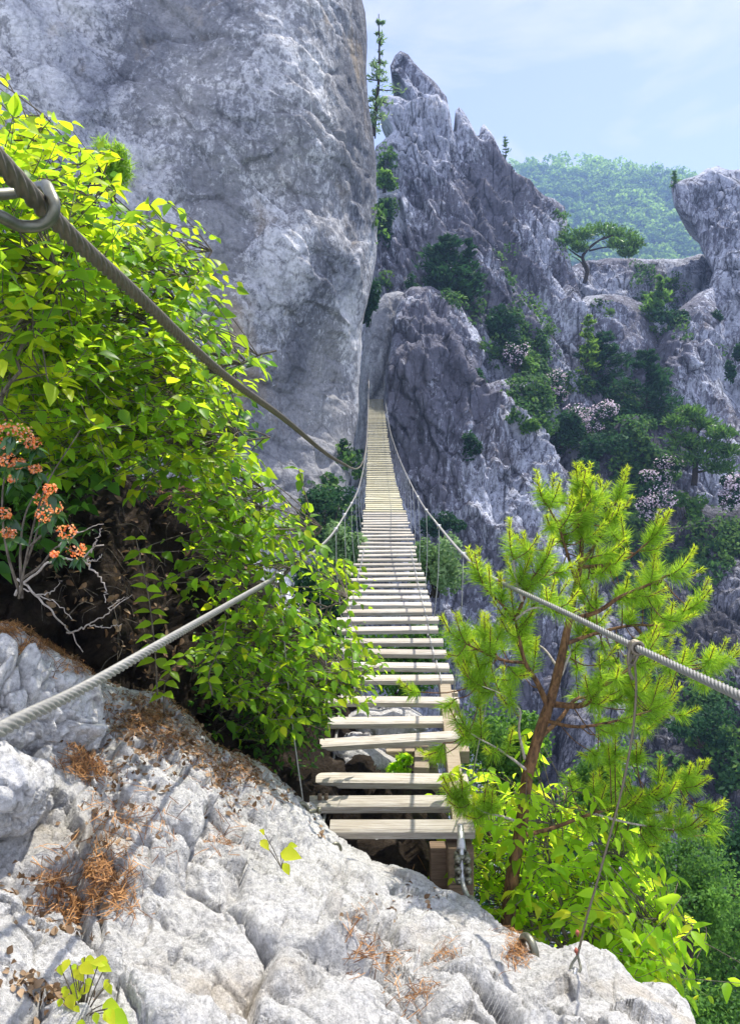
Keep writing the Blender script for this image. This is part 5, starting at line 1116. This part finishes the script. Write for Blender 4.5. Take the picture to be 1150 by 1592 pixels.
def litter(relf, spots, name, mat, ln):
    mb = MB()
    for (x, y, rx, ry, n) in spots:
        X = x + RS.normal(size=n) * rx * .5; Y = y + RS.normal(size=n) * ry * .5
        for a, b in zip(X, Y):
            p = on(relf, a, b) + (EYE - on(relf, a, b)) * .0015 + UP3 * RS.uniform(.003, .014 if n > 200 else .006); nn = surfnormal(relf, a, b); v = rvec(1)[0]; v = _nrm(v - nn * (v @ nn) * .85); L = ln * RS.uniform(.5, 1.1); w = .0014
            s = _nrm(np.cross(v, nn)); c = nn * RS.uniform(-.004, .012)
            mb.add(np.array([p - v * L / 2 - s * w, p - v * L / 2 + s * w, p + c + s * w, p + c - s * w, p + v * L / 2 + s * w * .6, p + v * L / 2 - s * w * .6]), q=[[0, 1, 2, 3], [3, 2, 4, 5]], rq=RS.uniform(0, 1))
    return tag(mb.build(name, MAT[mat], None, smooth=False), kind='stuff')
litter(ledge, [(125, 1212, 46, 22, 420), (125, 1370, 62, 34, 620), (170, 1395, 46, 30, 240), (560, 1420, 20, 14, 60), (600, 1470, 40, 26, 150), (560, 1495, 30, 20, 90), (690, 1470, 30, 18, 90), (800, 1452, 26, 14, 120), (803, 1480, 18, 16, 150), (650, 1530, 40, 20, 70), (200, 1290, 80, 40, 160), (360, 1200, 70, 40, 200), (250, 1120, 70, 24, 220), (365, 1285, 24, 30, 120), (90, 1010, 60, 20, 250)], 'pine_needle_litter', 'dead_needle', .085)
band = [(90, 985), (160, 1062), (250, 1090), (320, 1120), (400, 1190), (470, 1245), (430, 1262), (350, 1225), (260, 1190), (170, 1150), (150, 1110), (70, 1020)]
bp_ = sample_poly(band, 44)
litter(ledge, [(x, y, 34, 20, 45) for x, y in bp_], 'pine_needle_litter', 'dead_needle', .07)
litter(b2, [(75, 1000, 60, 16, 420), (20, 975, 70, 10, 320), (120, 1040, 34, 14, 160)], 'pine_needle_litter', 'dead_needle', .08)
litter(bank, [(260, 768, 60, 16, 420), (560, 1060, 40, 20, 80), (630, 1370, 30, 20, 80)], 'pine_needle_litter', 'dead_needle', .09)
mb = MB()
for (x, y) in sample_poly([(60, 800), (200, 760), (340, 790), (380, 900), (420, 980), (330, 1090), (230, 1060), (60, 960)], 120):
    p = on(bank, x, y); v = _nrm(rvec(1)[0] + np.array([0.2, -0.5, -0.25])); L = RS.uniform(.06, .28); q = p + v * L; mid = (p + q) / 2 + RS.normal(size=3) * .025 + UP3 * .02
    mb.tube(smooth_path(np.array([p, mid, q - UP3 * L * .3]), 7), np.linspace(.0035, .0012, 7) * RS.uniform(.5, 1.3), 4, caps=False)
tag(mb.build('dead_undergrowth', MAT['bark']), kind='stuff')
fo = MB(); pts = sample_poly([(60, 800), (200, 760), (340, 790), (400, 920), (440, 1010), (330, 1090), (230, 1060), (60, 960)], 420); p = np.array([on(bank, x, y) for x, y in pts]) + np.array([0, -.03, .01])
put_leaves(fo, p, rvec(420) + np.array([0, -.4, -.3]), rvec(420) + np.array([0, -.8, .6]), RS.uniform(.02, .06, 420), RS.uniform(0, 1, 420), 0, None, 1.0)
tag(fo.build('fallen_leaves', MAT['dead_leaf']), kind='stuff')
mb = MB()
for (x, y, rx, ry, n) in [(x, y, 40, 24, 34) for x, y in bp_] + [(60, 1560, 46, 24, 120), (120, 1170, 60, 30, 90), (250, 1150, 90, 30, 130), (340, 1200, 60, 40, 130), (200, 1230, 60, 30, 70), (150, 1330, 60, 50, 80), (40, 1390, 40, 30, 60), (100, 1440, 60, 20, 60), (640, 1400, 60, 20, 40), (480, 1300, 20, 20, 20), (230, 1100, 60, 14, 90)]:
    X = x + RS.normal(size=n) * rx * .6; Y = y + RS.normal(size=n) * ry * .6; p = np.array([on(ledge, a, b) for a, b in zip(X, Y)]) + UP3 * .005; nn = np.array([surfnormal(ledge, a, b) for a, b in zip(X, Y)])
    put_leaves(mb, p, rvec(n), nn + RS.normal(size=(n, 3)) * .4, RS.uniform(.014, .034, n), RS.uniform(0, 1, n), 0, None, 1.2)
tag(mb.build('dry_leaf_litter', MAT['dead_leaf']), kind='stuff')

# ------------------------------------------------------------------ air between here and the hill
HAZE = 0.0007
hm = bpy.data.materials.new('air_haze'); hm.use_nodes = True; hn = hm.node_tree; hn.nodes.clear()
ho = hn.nodes.new('ShaderNodeOutputMaterial'); hv = hn.nodes.new('ShaderNodeVolumePrincipled')
hv.inputs['Color'].default_value = (0.36, 0.56, 1.0, 1); hv.inputs['Density'].default_value = HAZE; hv.inputs['Anisotropy'].default_value = 0.3
hn.links.new(hv.outputs[0], ho.inputs['Volume'])
xs_, ys_, zs_ = (-700, 700), (-150, 1250), (-80, 150)
v = np.array([[x, y, z] for x in xs_ for y in ys_ for z in zs_])
tag(build('haze', v, [np.array([[0, 1, 3, 2], [4, 6, 7, 5], [0, 4, 5, 1], [2, 3, 7, 6], [0, 2, 6, 4], [1, 5, 7, 3]])], hm, smooth=False), kind='stuff')
